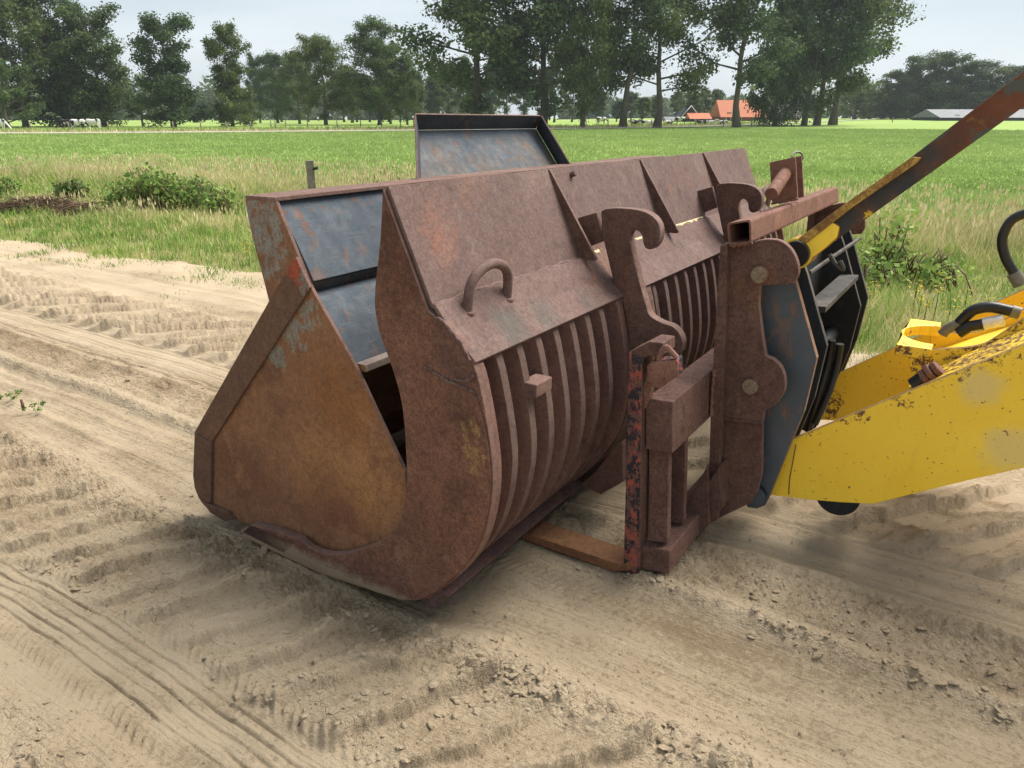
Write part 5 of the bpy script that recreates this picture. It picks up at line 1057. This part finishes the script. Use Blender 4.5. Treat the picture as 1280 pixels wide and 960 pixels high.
inn2 = [(1163, 417), (1200, 416), (1222, 415), (1240, 408), (1280, 387), (1700, 150), (1700, 300), (1280, 450), (1160, 480)]
plate('centre_box_plate', PW(cat(inn2[:5], 3)+inn2[5:], 3.56), 3.56, 3.585, [M['yel'], M['yel_edge']], lo_, .003)
f0 = PW([(1146, 462), (1280, 420), (1700, 215)], 3.3); sheet('centre_box_floor', f0, .012, 3.176, 3.559, [M['yel'], M['yel']], lo_, .002)
f1 = PW([(1140, 500), (1280, 470), (1700, 270)], 3.7); sheet('arm_floor', f1, .012, 3.586, 3.849, [M['yel'], M['yel']], lo_, .002)
tube('weld_seam', cat([B(995, 556, 2.873), B(991, 578, 2.873), B(987, 600, 2.873), B(986, 618, 2.873)], 4), .0022, M['yel_edge'], lo_, n=5)
# yoke: flat bracket with a round notch, level across the box
yz = PW([(1120, 432), (1150, 440)], 3.13); ya = onw(1119, 437, 3.13); yb = onw(1152, 441, 3.13)
bm = bmesh.new(); wl, wr = 3.13, 3.60; dn, dfar = ya[0], yb[0]-.03; zc = ya[1]
ol = [(wl, dn), (wr, dn), (wr, dfar), (3.52, dfar)]+[(3.365+.155*math.cos(t), dfar+.125*math.sin(t)) for t in [math.pi*k/10 for k in range(11)]]+[(3.21, dfar), (wl, dfar)]
va_ = [bm.verts.new(XYZ(w, d, zc+.022)) for w, d in ol]; vb_ = [bm.verts.new(XYZ(w, d, zc-.022)) for w, d in ol]
bm.faces.new(va_); bm.faces.new(vb_[::-1])
for k in range(len(ol)): j = (k+1) % len(ol); bm.faces.new((va_[k], va_[j], vb_[j], vb_[k])).material_index = 1
bmobj('yoke', bm, [M['yel'], M['yel']], lo_, .004)
# hoses and fittings
h1 = cat([B(1199, 404, 3.4), B(1212, 391, 3.4), B(1222, 386, 3.4), B(1240, 384, 3.4), B(1264, 389, 3.4)], 5); hs = tube('hydraulic_hose', h1, .022, M['rubber'], lo_)
tube('hose_fitting', [B(1178, 418, 3.4), B(1183, 412, 3.4), B(1199, 404, 3.4)], .021, M['fit'], lo_); tube('hose_fitting', [B(1264, 389, 3.4), B(1275, 392, 3.4)], .025, M['fit'], lo_)
tube('hydraulic_hose', [B(1198, 417, 3.38), B(1212, 408, 3.38), B(1229, 405, 3.38)], .022, M['rubber'], lo_); tube('hose_sleeve', [B(1229, 405, 3.38), B(1255, 400, 3.38)], .024, M['whitesleeve'], lo_)
h3 = cat([B(1310, 262, 3.2), B(1285, 266, 3.2), B(1264, 276, 3.2), B(1253, 298, 3.2), B(1257, 322, 3.2), B(1270, 345, 3.2)], 5); tube('hydraulic_hose', h3, .017, M['rubber'], lo_); tube('hose_fitting', [B(1267, 341, 3.2), B(1276, 356, 3.2)], .024, M['fit'], lo_)
p0 = B(1142, 482, 3.0); p1 = B(1162, 468, 3.0); tube('hydraulic_fitting', [p0, p1], .030, M['rubber'], lo_)
for k, (a, r_) in enumerate((((1158, 472), .040), ((1165, 467), .044), ((1172, 462), .036))): tube('fitting_nut', [B(a[0]-3, a[1]+2, 3.0), B(a[0]+3, a[1]-2, 3.0)], r_, M['tube'], lo_, n=6, bev=.003)
dk = onw(1048, 618, 2.95); disc('lower_pivot', dk[0], dk[1], 2.93, 3.1, .085, [M['blk'], M['blk']], lo_)
# air: far trees fade a little
bm = bmesh.new(); add_box(bm, (0, 320, 30), (1700, 900, 66)); hz = bmobj('haze', bm, [], None); tag(hz, kind='stuff')
hm_ = bpy.data.materials.new('thin_haze'); hm_.use_nodes = True; hm_.node_tree.nodes.clear(); ho_ = N(hm_.node_tree, 'ShaderNodeOutputMaterial'); hv = N(hm_.node_tree, 'ShaderNodeVolumePrincipled')
hv.inputs['Density'].default_value = .00022; hv.inputs['Color'].default_value = (.86, .93, 1, 1); hv.inputs['Anisotropy'].default_value = .2; hm_.node_tree.links.new(hv.outputs[0], ho_.inputs['Volume']); hz.data.materials.append(hm_)
